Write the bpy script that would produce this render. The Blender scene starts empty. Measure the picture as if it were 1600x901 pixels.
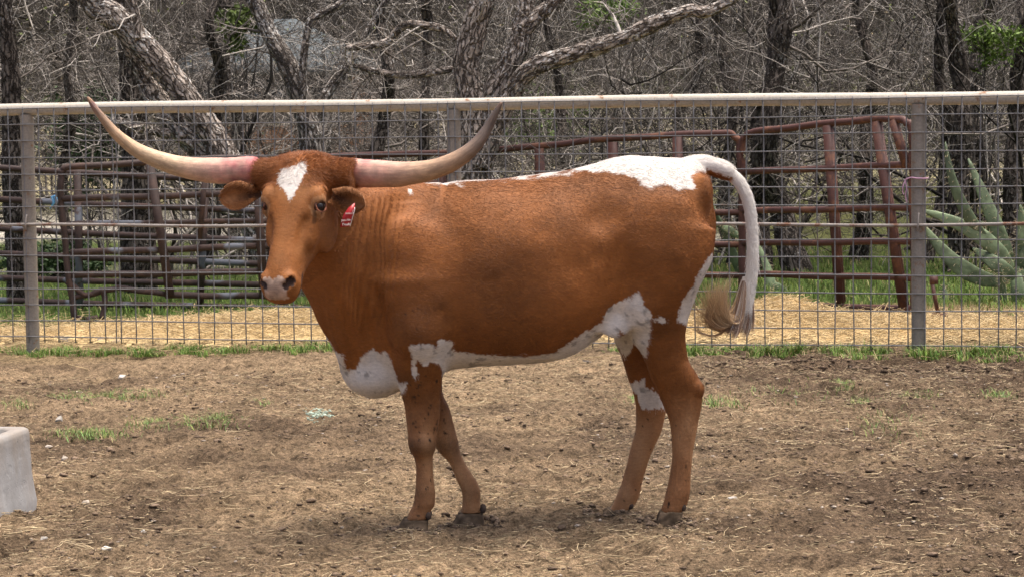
import bpy, math, random
import numpy as np
from math import radians, sin, cos, tan, atan, pi

RNG = np.random.default_rng(7)
random.seed(7)
SC = bpy.context.scene
COL = SC.collection

# ------------------------------------------------------------------ camera
FPX = 3900.0                       # focal length in photo pixels (1600 wide)
CAM_H = 1.5
PITCH = atan(303.0 / FPX)
ROLL = radians(0.77)
f_ = np.array([0, cos(PITCH), -sin(PITCH)])
u0 = np.array([0, sin(PITCH), cos(PITCH)])
r0 = np.array([1.0, 0, 0])
R_ = r0 * cos(ROLL) - u0 * sin(ROLL)
U_ = u0 * cos(ROLL) + r0 * sin(ROLL)
CAM = np.array([0, 0, CAM_H])
cam_d = bpy.data.cameras.new('camera')
cam_d.sensor_width = 36.0
cam_d.lens = 36.0 * FPX / 1600.0
cam_d.clip_start = 0.1
cam_d.clip_end = 2000
cam = bpy.data.objects.new('camera', cam_d)
COL.objects.link(cam)
from mathutils import Matrix, Vector
cam.matrix_world = Matrix(((R_[0], U_[0], -f_[0], 0), (R_[1], U_[1], -f_[1], 0),
                           (R_[2], U_[2], -f_[2], CAM_H), (0, 0, 0, 1)))
SC.camera = cam
cam_d.dof.use_dof = True
cam_d.dof.focus_distance = 8.8
cam_d.dof.aperture_fstop = 20.0

# ------------------------------------------------------------------ light
SUN_DIR = np.array([0.20, 0.05, 1.0]); SUN_DIR /= np.linalg.norm(SUN_DIR)
world = bpy.data.worlds.new('World'); SC.world = world
world.use_nodes = True
wn = world.node_tree.nodes; wl = world.node_tree.links
bg = wn['Background']
sky = wn.new('ShaderNodeTexSky'); sky.sky_type = 'NISHITA'; sky.sun_disc = False
sky.sun_elevation = math.asin(SUN_DIR[2])
sky.sun_rotation = math.atan2(SUN_DIR[0], SUN_DIR[1])
sky.air_density = 0.6; sky.dust_density = 7.0; sky.ozone_density = 0.2
wl.new(sky.outputs[0], bg.inputs[0]); bg.inputs[1].default_value = 0.115
sun_d = bpy.data.lights.new('sun', 'SUN'); sun_d.energy = 1.35; sun_d.angle = radians(30)
sun_d.color = (1.0, 0.965, 0.91)
sun = bpy.data.objects.new('sun', sun_d); COL.objects.link(sun)
sun.rotation_euler = Vector(SUN_DIR).to_track_quat('Z', 'Y').to_euler()
SC.view_settings.view_transform = 'Standard'
SC.view_settings.look = 'None'
SC.view_settings.exposure = 1.42
SC.view_settings.gamma = 1.0
SC.view_settings.use_curve_mapping = False
SC.cycles.use_denoising = True
SC.cycles.max_bounces = 5
SC.cycles.diffuse_bounces = 3
SC.cycles.glossy_bounces = 2
SC.cycles.transparent_max_bounces = 6

# ------------------------------------------------------------------ helpers
def W(px, py, Y):
    """photo pixel -> world point on the plane y = Y"""
    d = f_ + (px - 800.0) / FPX * R_ + (450.5 - py) / FPX * U_
    return CAM + d * (Y / d[1])

def project(p):
    q = p - CAM
    z = q @ f_
    return 800 + FPX * (q @ R_) / z, 450.5 - FPX * (q @ U_) / z

def sstep(x, a, b):
    t = np.clip((x - a) / (b - a), 0, 1)
    return t * t * (3 - 2 * t)

def hash3(i, j, k, seed):
    h = (i.astype(np.int64) * 374761393 + j.astype(np.int64) * 668265263 + k.astype(np.int64) * 2147483647 + seed * 974711) & 0xffffffff
    h = ((h ^ (h >> 13)) * 1274126177) & 0xffffffff
    h = ((h ^ (h >> 16)) * 2246822519) & 0xffffffff
    return ((h ^ (h >> 15)) & 0xffff) / 65535.0

def vnoise(p, seed=0):
    """smooth value noise in [-1, 1]; p (n,3)"""
    i = np.floor(p).astype(np.int64); f = p - i; f = f * f * (3 - 2 * f)
    r = 0
    for a in (0, 1):
        for b in (0, 1):
            for c in (0, 1):
                w = (f[:, 0] if a else 1 - f[:, 0]) * (f[:, 1] if b else 1 - f[:, 1]) * (f[:, 2] if c else 1 - f[:, 2])
                r = r + w * hash3(i[:, 0] + a, i[:, 1] + b, i[:, 2] + c, seed)
    return r * 2 - 1

def fbm(p, oct=4, seed=0, gain=0.5):
    r = 0; a = 1.0; q = np.array(p, dtype=float)
    for o in range(oct):
        r = r + a * vnoise(q, seed + o * 17)
        q = q * 2.03 + 11.7; a *= gain
    return r

def gz(x, y):
    """large scale height of the ground"""
    x = np.asarray(x, float); y = np.asarray(y, float)
    z = -0.06 * sstep(-x, 0.3, 3.2) * sstep(y, 10.5, 14.5)
    z = z + 13.0 * sstep(y, 48, 150) + 0.25 * sstep(y, 24, 40)
    return z

def hermite(xs, ys, x):
    """smooth interpolation through points (monotone enough)"""
    xs = np.asarray(xs, float); ys = np.asarray(ys, float)
    o = np.argsort(xs); xs = xs[o]; ys = ys[o]
    d = np.diff(ys) / np.diff(xs)
    m = np.empty_like(ys); m[0] = d[0]; m[-1] = d[-1]
    for k in range(1, len(ys) - 1):
        m[k] = 0 if d[k - 1] * d[k] <= 0 else 2 * d[k - 1] * d[k] / (d[k - 1] + d[k])
    x = np.clip(x, xs[0], xs[-1])
    i = np.clip(np.searchsorted(xs, x) - 1, 0, len(xs) - 2)
    h = xs[i + 1] - xs[i]; t = (x - xs[i]) / h
    return ((2 * t ** 3 - 3 * t ** 2 + 1) * ys[i] + (t ** 3 - 2 * t ** 2 + t) * h * m[i]
            + (-2 * t ** 3 + 3 * t ** 2) * ys[i + 1] + (t ** 3 - t ** 2) * h * m[i + 1])

def inpoly(px, py, poly):
    r = np.zeros(px.shape, bool); n = len(poly)
    for a in range(n):
        x1, y1 = poly[a]; x2, y2 = poly[(a + 1) % n]
        if y1 == y2: continue
        c = ((y1 > py) != (y2 > py)) & (px < (x2 - x1) * (py - y1) / (y2 - y1) + x1)
        r ^= c
    return r

def mesh_np(name, v, loops, sizes, mats, smooth=True):
    me = bpy.data.meshes.new(name)
    v = np.ascontiguousarray(v, np.float32); loops = np.ascontiguousarray(loops, np.int32)
    sizes = np.ascontiguousarray(sizes, np.int32)
    me.vertices.add(len(v)); me.vertices.foreach_set('co', v.ravel())
    me.loops.add(len(loops)); me.loops.foreach_set('vertex_index', loops)
    starts = np.concatenate(([0], np.cumsum(sizes)[:-1])).astype(np.int32)
    me.polygons.add(len(sizes)); me.polygons.foreach_set('loop_start', starts)
    me.polygons.foreach_set('loop_total', sizes)
    if smooth:
        me.polygons.foreach_set('use_smooth', np.ones(len(sizes), bool))
    me.update(calc_edges=True)
    me.validate()
    for m in (mats if isinstance(mats, (list, tuple)) else [mats]):
        me.materials.append(m)
    return me

class MB:
    """collects pieces of ONE mesh"""
    def __init__(self):
        self.v = []; self.l = []; self.s = []; self.c = []; self.t = []; self.n = 0
    def add(self, v, faces, col=None, tc=None):
        v = np.asarray(v, float).reshape(-1, 3)
        if isinstance(faces, np.ndarray):
            self.l.append(faces.ravel() + self.n); self.s.append(np.full(len(faces), faces.shape[1]))
        else:
            for q in faces:
                self.l.append(np.asarray(q) + self.n); self.s.append(np.array([len(q)]))
        self.v.append(v)
        c = np.ones((len(v), 3)) if col is None else np.broadcast_to(np.asarray(col, float), (len(v), 3))
        self.c.append(c)
        self.t.append(v if tc is None else tc)
        self.n += len(v)
        return self
    def build(self, name, mat, parent=None, smooth=True):
        me = mesh_np(name, np.concatenate(self.v), np.concatenate(self.l), np.concatenate(self.s), mat, smooth)
        a = me.attributes.new('col', 'FLOAT_COLOR', 'POINT')
        c = np.concatenate(self.c); a.data.foreach_set('color', np.concatenate([c, np.ones((len(c), 1))], 1).astype(np.float32).ravel())
        a = me.attributes.new('tc', 'FLOAT_VECTOR', 'POINT')
        a.data.foreach_set('vector', np.concatenate(self.t).astype(np.float32).ravel())
        return link(name, me, parent)

def link(name, me, parent=None):
    o = bpy.data.objects.new(name, me); COL.objects.link(o)
    if parent is not None:
        o.parent = parent
        o.matrix_parent_inverse = Matrix.Translation(-Vector(parent.location))
    return o

def tag(o, label=None, cat=None, group=None, kind=None):
    if label: o['label'] = label
    if cat: o['category'] = cat
    if group: o['group'] = group
    if kind: o['kind'] = kind
    return o

def thing(name, label, cat, loc=(0, 0, 0), group=None):
    o = bpy.data.objects.new(name, None); COL.objects.link(o); o.location = Vector(loc)
    o.empty_display_size = 0.1
    return tag(o, label, cat, group)

def frames(P):
    """tangent frames for polylines P (n,k,3)"""
    T = np.gradient(P, axis=1); T /= np.linalg.norm(T, axis=2, keepdims=True) + 1e-9
    m = T.mean(1, keepdims=True)
    ref = np.where(np.abs(m[..., 2:3]) > 0.75 * np.linalg.norm(m, axis=2, keepdims=True), np.array([1.0, 0, 0]), np.array([0, 0, 1.0]))
    ref = np.broadcast_to(ref, T.shape)
    A = np.cross(ref, T); A /= np.linalg.norm(A, axis=2, keepdims=True) + 1e-9
    B = np.cross(T, A)
    return T, A, B

def tubes(mb, P, R, sides=3, col=None, cap=False):
    """batched tubes: P (n,k,3), R (n,k)"""
    P = np.asarray(P, float); R = np.asarray(R, float)
    if P.ndim == 2: P = P[None]; R = R[None]
    n, k, _ = P.shape
    T, A, B = frames(P)
    th = np.arange(sides) / sides * 2 * pi
    ca = np.cos(th)[None, None, :, None]; sa = np.sin(th)[None, None, :, None]
    off = (A[:, :, None] * ca + B[:, :, None] * sa) * R[:, :, None, None]
    V = P[:, :, None] + off
    s = np.concatenate([np.zeros((n, 1)), np.cumsum(np.linalg.norm(np.diff(P, axis=1), axis=2), 1)], 1)
    rm = R.max(1)[:, None, None, None]
    tc = np.concatenate([np.broadcast_to(ca * rm, V.shape[:3] + (1,)), np.broadcast_to(sa * rm, V.shape[:3] + (1,)),
                         np.broadcast_to(s[:, :, None, None], V.shape[:3] + (1,))], 3)
    idx = np.arange(n * k * sides).reshape(n, k, sides)
    nx = np.roll(idx, -1, axis=2)
    q = np.stack([idx[:, :-1], nx[:, :-1], nx[:, 1:], idx[:, 1:]], -1).reshape(-1, 4)
    c = None
    if col is not None:
        c = np.broadcast_to(np.asarray(col, float).reshape(-1, 1, 3), (n, k * sides, 3)).reshape(-1, 3)
    base = mb.n
    mb.add(V.reshape(-1, 3), q, c, tc.reshape(-1, 3))
    if cap:
        for i in range(n):
            mb.l.append(idx[i, 0][::-1] + base); mb.s.append(np.array([sides]))
            mb.l.append(idx[i, -1] + base); mb.s.append(np.array([sides]))
    return mb

def smooth_poly(pts, per=8):
    """Catmull-Rom through pts (k,3) (or (k,d))"""
    pts = np.asarray(pts, float); n = len(pts)
    e = np.concatenate([[2 * pts[0] - pts[1]], pts, [2 * pts[-1] - pts[-2]]])
    out = []
    for i in range(n - 1):
        p0, p1, p2, p3 = e[i:i + 4]
        for t in np.arange(per) / per:
            out.append(0.5 * (2 * p1 + (p2 - p0) * t + (2 * p0 - 5 * p1 + 4 * p2 - p3) * t * t + (3 * p1 - p0 - 3 * p2 + p3) * t ** 3))
    out.append(pts[-1])
    return np.array(out)

def box(mb, c, s, rot=None, col=None):
    c = np.asarray(c, float); h = np.asarray(s, float) / 2
    v = np.array([[x, y, z] for x in (-1, 1) for y in (-1, 1) for z in (-1, 1)], float) * h
    if rot is not None: v = v @ np.asarray(rot).T
    f = np.array([[0, 1, 3, 2], [4, 6, 7, 5], [0, 4, 5, 1], [2, 3, 7, 6], [0, 2, 6, 4], [1, 5, 7, 3]])
    return mb.add(v + c, f, col)

# ------------------------------------------------------------------ materials
def new_mat(name):
    m = bpy.data.materials.new(name); m.use_nodes = True
    nt = m.node_tree
    return m, nt, nt.nodes['Principled BSDF']

def N(nt, t, **kw):
    n = nt.nodes.new(t)
    for k, v in kw.items():
        if k in n.inputs.keys(): n.inputs[k].default_value = v
        else: setattr(n, k, v)
    return n

def L(nt, a, b): nt.links.new(a, b)

def ramp(nt, src, stops):
    r = nt.nodes.new('ShaderNodeValToRGB')
    el = r.color_ramp.elements
    while len(el) < len(stops): el.new(0.5)
    for e, (p, c) in zip(el, stops):
        e.position = p; e.color = (c, c, c, 1) if not isinstance(c, tuple) else (*c, 1)
    L(nt, src, r.inputs[0]); return r.outputs[0]

def mixc(nt, fac, a, b, mode='MIX'):
    m = nt.nodes.new('ShaderNodeMix'); m.data_type = 'RGBA'; m.blend_type = mode
    for s, v in ((m.inputs[0], fac), (m.inputs[6], a), (m.inputs[7], b)):
        if isinstance(v, (int, float)): s.default_value = v
        elif isinstance(v, tuple): s.default_value = (*v, 1)
        else: L(nt, v, s)
    return m.outputs[2]

def tex(nt, kind, coord, scale, stretch=None, **kw):
    if stretch is not None:
        mp = nt.nodes.new('ShaderNodeMapping'); mp.inputs['Scale'].default_value = stretch
        L(nt, coord, mp.inputs[0]); coord = mp.outputs[0]
    t = nt.nodes.new(kind); t.inputs['Scale'].default_value = scale
    for k, v in kw.items():
        if k in t.inputs.keys(): t.inputs[k].default_value = v
        else: setattr(t, k, v)
    L(nt, coord, t.inputs['Vector']); return t

def bump(nt, bsdf, h, dist, strength=1.0, prev=None):
    b = nt.nodes.new('ShaderNodeBump'); b.inputs['Distance'].default_value = dist; b.inputs['Strength'].default_value = strength
    L(nt, h, b.inputs['Height'])
    if prev is not None: L(nt, prev, b.inputs['Normal'])
    L(nt, b.outputs[0], bsdf.inputs['Normal']); return b.outputs[0]

def attr(nt, name):
    a = nt.nodes.new('ShaderNodeAttribute'); a.attribute_name = name; return a

def pos(nt): return nt.nodes.new('ShaderNodeNewGeometry').outputs['Position']

def mat_col(name, rough=0.8, scale=30, amt=0.35, bumpd=0.0, spec=0.3, trans=0.0):
    """colour from the 'col' attribute, broken up with noise"""
    m, nt, b = new_mat(name)
    a = attr(nt, 'col').outputs['Color']
    t = tex(nt, 'ShaderNodeTexNoise', pos(nt), scale, Detail=5.0)
    k = ramp(nt, t.outputs[0], [(0.25, 1 - amt), (0.75, 1.0 + amt * 0.4)])
    L(nt, mixc(nt, 1.0, a, k, 'MULTIPLY'), b.inputs['Base Color'])
    b.inputs['Roughness'].default_value = rough
    b.inputs['Specular IOR Level'].default_value = spec
    if bumpd: bump(nt, b, t.outputs[0], bumpd)
    return m

def mat_bark(name, dark, light, lichen, lich_amt, plate=32):
    m, nt, b = new_mat(name)
    tc = attr(nt, 'tc').outputs['Vector']
    warp = tex(nt, 'ShaderNodeTexNoise', tc, 14, Detail=4.0, Roughness=0.65)
    wv = nt.nodes.new('ShaderNodeVectorMath'); wv.operation = 'SCALE'; wv.inputs['Scale'].default_value = 0.06
    L(nt, warp.outputs['Color'], wv.inputs[0])
    ad = nt.nodes.new('ShaderNodeVectorMath'); ad.operation = 'ADD'; L(nt, tc, ad.inputs[0]); L(nt, wv.outputs[0], ad.inputs[1])
    vo = tex(nt, 'ShaderNodeTexVoronoi', ad.outputs[0], plate, stretch=(1, 1, 0.24), feature='DISTANCE_TO_EDGE')
    crack = ramp(nt, vo.outputs['Distance'], [(0.0, 0.0), (0.17, 1.0)])
    n1 = tex(nt, 'ShaderNodeTexNoise', tc, 22, Detail=6.0, Roughness=0.65)
    c = mixc(nt, ramp(nt, n1.outputs[0], [(0.32, 0.0), (0.66, 1.0)]), tuple(x * 0.42 for x in light), light)
    n5 = tex(nt, 'ShaderNodeTexNoise', tc, 70, stretch=(1, 1, 0.3), Detail=5.0, Roughness=0.7)
    c = mixc(nt, 1.0, c, ramp(nt, n5.outputs[0], [(0.35, 0.45), (0.65, 1.2)]), 'MULTIPLY')
    c = mixc(nt, crack, dark, c)
    n2 = tex(nt, 'ShaderNodeTexNoise', tc, 60, stretch=(1, 1, 0.55), Detail=3.0, Roughness=0.6)
    n3 = tex(nt, 'ShaderNodeTexNoise', tc, 3.5, Detail=2.0)
    mm = nt.nodes.new('ShaderNodeMath'); mm.operation = 'MULTIPLY_ADD'; mm.inputs[1].default_value = 0.45
    L(nt, n3.outputs[0], mm.inputs[0]); L(nt, n2.outputs[0], mm.inputs[2])
    lk = ramp(nt, mm.outputs[0], [(0.93 - lich_amt, 0.0), (0.98 - lich_amt, 1.0)])
    c = mixc(nt, lk, c, lichen)
    L(nt, c, b.inputs['Base Color']); b.inputs['Roughness'].default_value = 0.95
    b.inputs['Specular IOR Level'].default_value = 0.1
    h = mixc(nt, 0.3, crack, n1.outputs[0])
    bump(nt, b, h, 0.045, 1.0)
    return m

M = {}
M['oak'] = mat_bark('oak_bark', (0.085, 0.066, 0.053), (0.54, 0.46, 0.39), (0.66, 0.63, 0.58), 0.13)
M['oak_pale'] = mat_bark('pale_bark', (0.085, 0.07, 0.06), (0.42, 0.37, 0.32), (0.68, 0.66, 0.62), 0.13)
M['oak_dark'] = mat_bark('dark_bark', (0.035, 0.028, 0.024), (0.20, 0.168, 0.14), (0.36, 0.34, 0.31), 0.07)
M['twig'] = mat_col('twig', 0.9, 25, 0.5, spec=0.1)
M['leaf'] = mat_col('leaf', 0.6, 40, 0.3, spec=0.25)
M['grass'] = mat_col('grass_blade', 0.65, 30, 0.3, spec=0.25)
M['straw'] = mat_col('straw', 0.75, 60, 0.3, spec=0.25)
M['clod'] = mat_col('dirt_clod', 0.95, 90, 0.5, 0.006, spec=0.1)

def mat_ground():
    m, nt, b = new_mat('ground')
    P = pos(nt)
    a = attr(nt, 'col').outputs['Color']
    n1 = tex(nt, 'ShaderNodeTexNoise', P, 5.5, Detail=8.0, Roughness=0.68)
    n2 = tex(nt, 'ShaderNodeTexNoise', P, 34, Detail=6.0, Roughness=0.7)
    n3 = tex(nt, 'ShaderNodeTexNoise', P, 120, Detail=3.0, Roughness=0.7)
    k = mixc(nt, 1.0, ramp(nt, n1.outputs[0], [(0.3, 0.55), (0.62, 1.15)]), ramp(nt, n2.outputs[0], [(0.33, 0.34), (0.6, 1.25)]), 'MULTIPLY')
    k = mixc(nt, 1.0, k, ramp(nt, n3.outputs[0], [(0.3, 0.5), (0.7, 1.45)]), 'MULTIPLY')
    c = mixc(nt, 1.0, a, k, 'MULTIPLY')
    L(nt, c, b.inputs['Base Color']); b.inputs['Roughness'].default_value = 0.97
    b.inputs['Specular IOR Level'].default_value = 0.1
    p = bump(nt, b, n2.outputs[0], 0.045, 1.0)
    bump(nt, b, n3.outputs[0], 0.018, 1.0, p)
    return m
M['ground'] = mat_ground()

def mat_metal(name, base, rust, rust_amt, rough=0.5, metal=0.0, scale=14, grey=None):
    m, nt, b = new_mat(name)
    P = pos(nt)
    n1 = tex(nt, 'ShaderNodeTexNoise', P, scale, Detail=7.0, Roughness=0.7)
    n2 = tex(nt, 'ShaderNodeTexNoise', P, scale * 6, Detail=4.0)
    c = mixc(nt, ramp(nt, n2.outputs[0], [(0.3, 0.0), (0.7, 1.0)]), tuple(x * 0.75 for x in base), base)
    if grey is not None:
        n4 = tex(nt, 'ShaderNodeTexNoise', P, 2.2, Detail=2.0)
        c = mixc(nt, ramp(nt, n4.outputs[0], [(0.60, 0.0), (0.64, 1.0)]), c, grey)
    c = mixc(nt, ramp(nt, n1.outputs[0], [(0.72 - rust_amt, 0.0), (0.80 - rust_amt, 1.0)]), c, rust)
    L(nt, c, b.inputs['Base Color'])
    b.inputs['Metallic'].default_value = metal
    L(nt, ramp(nt, n1.outputs[0], [(0.3, rough), (0.8, min(1, rough + 0.35))]), b.inputs['Roughness'])
    b.inputs['Specular IOR Level'].default_value = 0.35
    bump(nt, b, n2.outputs[0], 0.002, 0.4)
    return m
M['pipe'] = mat_metal('painted_pipe', (0.50, 0.45, 0.37), (0.24, 0.12, 0.06), 0.13, 0.5)
M['post'] = mat_metal('weathered_post', (0.30, 0.262, 0.215), (0.24, 0.13, 0.065), 0.13, 0.55)
M['wire'] = mat_metal('galvanised_wire', (0.21, 0.205, 0.20), (0.13, 0.095, 0.07), 0.14, 0.5, 0.0, 9)
M['rod'] = mat_metal('old_rod', (0.34, 0.30, 0.26), (0.20, 0.10, 0.06), 0.2, 0.6, 0.0, 8)
M['gate_red'] = mat_metal('red_oxide_pipe', (0.095, 0.040, 0.030), (0.15, 0.066, 0.038), 0.2, 0.5, 0.0, 7)
M['gate_old'] = mat_metal('rusty_pipe', (0.055, 0.035, 0.029), (0.08, 0.048, 0.037), 0.2, 0.6, 0.0, 8, grey=(0.14, 0.15, 0.17))

def mat_concrete():
    m, nt, b = new_mat('concrete')
    P = pos(nt)
    n1 = tex(nt, 'ShaderNodeTexNoise', P, 6, Detail=7.0, Roughness=0.65)
    n2 = tex(nt, 'ShaderNodeTexNoise', P, 9, stretch=(1, 1, 0.25), Detail=4.0)
    v = tex(nt, 'ShaderNodeTexVoronoi', P, 45)
    c = mixc(nt, ramp(nt, n1.outputs[0], [(0.3, 0.0), (0.7, 1.0)]), (0.25, 0.245, 0.235), (0.385, 0.385, 0.38))
    sx = nt.nodes.new('ShaderNodeSeparateXYZ'); L(nt, P, sx.inputs[0])
    g = nt.nodes.new('ShaderNodeMath'); g.operation = 'MULTIPLY_ADD'; g.inputs[1].default_value = 4.0
    L(nt, sx.outputs[2], g.inputs[0]); L(nt, n2.outputs[0], g.inputs[2])
    g2 = nt.nodes.new('ShaderNodeMath'); g2.operation = 'MULTIPLY'; g2.inputs[1].default_value = 0.5; L(nt, g.outputs[0], g2.inputs[0])
    c = mixc(nt, ramp(nt, g2.outputs[0], [(0.55, 0.0), (0.85, 0.75)]), c, (0.22, 0.19, 0.155))
    st = ramp(nt, n2.outputs[0], [(0.5, 0.0), (0.72, 0.55)])
    c = mixc(nt, st, c, (0.27, 0.23, 0.19))
    pit = ramp(nt, v.outputs['Distance'], [(0.10, 0.0), (0.16, 1.0)])
    n4 = tex(nt, 'ShaderNodeTexNoise', P, 14)
    sel = ramp(nt, n4.outputs[0], [(0.54, 1.0), (0.6, 0.0)])
    pit2 = mixc(nt, 1.0, pit, sel, 'ADD')
    c = mixc(nt, 1.0, c, ramp(nt, pit2, [(0.0, 0.35), (0.7, 1.0)]), 'MULTIPLY')
    L(nt, c, b.inputs['Base Color']); b.inputs['Roughness'].default_value = 0.9
    p = bump(nt, b, pit2, 0.0012, 0.5); bump(nt, b, n1.outputs[0], 0.01, 0.5, p)
    return m
M['concrete'] = mat_concrete()
M['rock'] = mat_col('limestone', 0.9, 30, 0.35, 0.01, spec=0.2)

def mat_plain(name, c, rough=0.6, spec=0.4, scale=20, amt=0.3):
    m, nt, b = new_mat(name)
    t = tex(nt, 'ShaderNodeTexNoise', pos(nt), scale, Detail=4.0)
    L(nt, mixc(nt, ramp(nt, t.outputs[0], [(0.3, 0.0), (0.7, 1.0)]), tuple(x * (1 - amt) for x in c), c), b.inputs['Base Color'])
    b.inputs['Roughness'].default_value = rough; b.inputs['Specular IOR Level'].default_value = spec
    return m

# ================================================================== SETTING
# ------------------------------------------------------------------ ground
def axis(lo, d0, d1, hi, fine, grow=1.16):
    a = list(np.arange(d0, d1, fine)); s = fine; x = a[-1]
    while x < hi: s *= grow; x += s; a.append(x)
    s = fine; x = a[0]
    while x > lo: s *= grow; x -= s; a.insert(0, x)
    return np.array(a)

def churn(x, y):
    """trampled dirt relief inside the paddock"""
    p = np.stack([x, y, np.zeros_like(x)], 1)
    big = fbm(p * 1.3, 2, 3) * 0.012
    clump = fbm(p * np.array([7, 7, 1]), 3, 5)
    pits = np.clip(-fbm(p * np.array([5.2, 5.2, 1]), 2, 9) - 0.22, 0, 1) * -0.055
    fine = fbm(p * np.array([24, 24, 1]), 3, 13, 0.6)
    w = (1 - sstep(y, 14.2, 15.6) * 0.75)
    return (big + pits + clump * 0.013 + np.sign(fine) * np.abs(fine) ** 1.3 * 0.013) * w

def hz(x, y):
    x = np.atleast_1d(np.asarray(x, float)); y = np.atleast_1d(np.asarray(y, float))
    return gz(x, y) + churn(x, y) * (y < 20)

GX = axis(-500, -3.9, 3.7, 500, 0.0155, 1.2)
GY = axis(-60, 7.3, 15.4, 900, 0.0165, 1.09)
gx, gy = np.meshgrid(GX, GY)
X = gx.ravel(); Y = gy.ravel()
Z = hz(X, Y)
Z[(Y > 20)] = gz(X, Y)[(Y > 20)]
nX, nY = len(GX), len(GY)
idx = np.arange(nX * nY).reshape(nY, nX)
quads = np.stack([idx[:-1, :-1], idx[:-1, 1:], idx[1:, 1:], idx[1:, :-1]], -1).reshape(-1, 4)
P3 = np.stack([X, Y, X * 0], 1)
nbig = fbm(P3 * 0.6, 3, 21); nmid = fbm(P3 * 2.2, 3, 25); nfar = fbm(P3 * np.array([0.22, 0.12, 1]), 3, 31)
tan = np.array([0.39, 0.278, 0.167]); man = np.array([0.158, 0.109, 0.070])
w = np.clip(0.30 + 0.50 * sstep(X, 0.2, 2.0) + 0.3 * nbig + 0.45 * nmid - 0.15 * sstep(Y, 9, 13) * (X < 0.3), 0, 1)[:, None]
gc = tan * (1 - w) + man * w
green = np.array([0.085, 0.13, 0.03]); olive = np.array([0.19, 0.17, 0.075]); cal = np.array([0.60, 0.55, 0.45]); dry = np.array([0.52, 0.45, 0.27])
wood = np.array([0.042, 0.038, 0.026])
def blend(c, t, w): return c * (1 - w[:, None]) + t * w[:, None]
gc = blend(gc, np.array([0.36, 0.26, 0.14]), sstep(Y, 14.6, 15.2) )
gc = blend(gc, green, sstep(Y + 0.3 * nmid, 17.0, 17.6))
gc = blend(gc, olive, np.clip(sstep(Y, 20, 25) * (0.6 + 0.5 * nfar), 0, 1))
gc = blend(gc, cal, np.clip(sstep(Y, 22, 24) * (1 - sstep(Y, 30, 33)) * sstep(nfar - 0.12 * X, -0.15, 0.1), 0, 1))
gc = blend(gc, dry, np.clip(sstep(Y, 33, 38) * (1 - sstep(Y, 62, 75)) * (0.75 + 0.6 * nfar), 0, 1))
gc = blend(gc, wood, sstep(Y, 62, 78))
mb = MB(); mb.add(np.stack([X, Y, Z], 1), quads, gc)
ground = mb.build('ground', M['ground'])
tag(ground, 'trampled brown dirt paddock running back to grass and pasture', None, None, 'structure')

def ground_pts(n, pxr, pyr, dens=None):
    """random points on the ground seen inside a pixel box (uniform in area)"""
    y0 = 5850 / (pyr[1] - 147); y1 = 5850 / max(pyr[0] - 147, 5)
    y = np.sqrt(RNG.uniform(y0 ** 2, y1 ** 2, n)); px = RNG.uniform(pxr[0], pxr[1], n)
    x = (px - 800) * y / FPX
    return x, y

# dirt clods
def blob_mesh():
    t = (1 + 5 ** 0.5) / 2
    v = np.array([[-1, t, 0], [1, t, 0], [-1, -t, 0], [1, -t, 0], [0, -1, t], [0, 1, t], [0, -1, -t], [0, 1, -t], [t, 0, -1], [t, 0, 1], [-t, 0, -1], [-t, 0, 1]]) / 1.9
    f = np.array([[0, 11, 5], [0, 5, 1], [0, 1, 7], [0, 7, 10], [0, 10, 11], [1, 5, 9], [5, 11, 4], [11, 10, 2], [10, 7, 6], [7, 1, 8], [3, 9, 4], [3, 4, 2], [3, 2, 6], [3, 6, 8], [3, 8, 9], [4, 9, 5], [2, 4, 11], [6, 2, 10], [8, 6, 7], [9, 8, 1]])
    return v, f
def scatter_blobs(mb, x, y, size, cols, flat=0.55):
    bv, bf = blob_mesh(); n = len(x)
    V = bv[None] * (1 + RNG.uniform(-0.4, 0.4, (n, 12, 1)))
    sc = size[:, None] * np.stack([RNG.uniform(.7, 1.5, n), RNG.uniform(.7, 1.3, n), RNG.uniform(.5, 1.1, n) * flat], 1)
    V = V * sc[:, None]
    a = RNG.uniform(0, 2 * pi, n); c, s = np.cos(a)[:, None], np.sin(a)[:, None]
    V = np.stack([V[..., 0] * c - V[..., 1] * s, V[..., 0] * s + V[..., 1] * c, V[..., 2]], -1)
    V += np.stack([x, y, hz(x, y) + size * flat * 0.25], 1)[:, None]
    F = (bf[None] + (np.arange(n) * 12)[:, None, None]).reshape(-1, 3)
    mb.add(V.reshape(-1, 3), F, np.repeat(cols, 12, 0))
n = 26000
x, y = ground_pts(n, (-60, 1660), (566, 930))
dn = fbm(np.stack([x * 2.1, y * 2.1, x * 0], 1), 2, 41) + 0.35 * sstep(x, 0, 2)
k = dn > RNG.uniform(-0.9, 0.7, n); x, y = x[k], y[k]
sz = 0.0025 + 0.009 * RNG.random(len(x)) ** 3 + 0.009 * (RNG.random(len(x)) < 0.02)
lum = RNG.uniform(0.6, 1.5, len(x))[:, None]
cl = np.where(RNG.random(len(x))[:, None] < 0.05, np.array([0.42, 0.36, 0.29]), np.array([0.17, 0.122, 0.084]) * lum)
mb = MB(); scatter_blobs(mb, x, y, sz, cl)
n = 9000; x, y = ground_pts(n, (-60, 1660), (566, 930))
dn = fbm(np.stack([x * 3.0, y * 3.0, x * 0], 1), 2, 45) + 0.45 * sstep(x, -0.2, 1.6) - 0.55
k = dn > RNG.uniform(0.0, 0.9, n); x, y = x[k], y[k]
mx = RNG.uniform(1.05, 2.9, 420); my_ = 13.62 - 0.22 * (mx - 1.2) + RNG.normal(0, .07, 420); x = np.concatenate([x, mx]); y = np.concatenate([y, my_])
scatter_blobs(mb, x, y, 0.005 + 0.014 * RNG.random(len(x)) ** 2, np.array([0.13, 0.092, 0.062]) * RNG.uniform(.6, 1.5, len(x))[:, None], 0.7)
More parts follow.
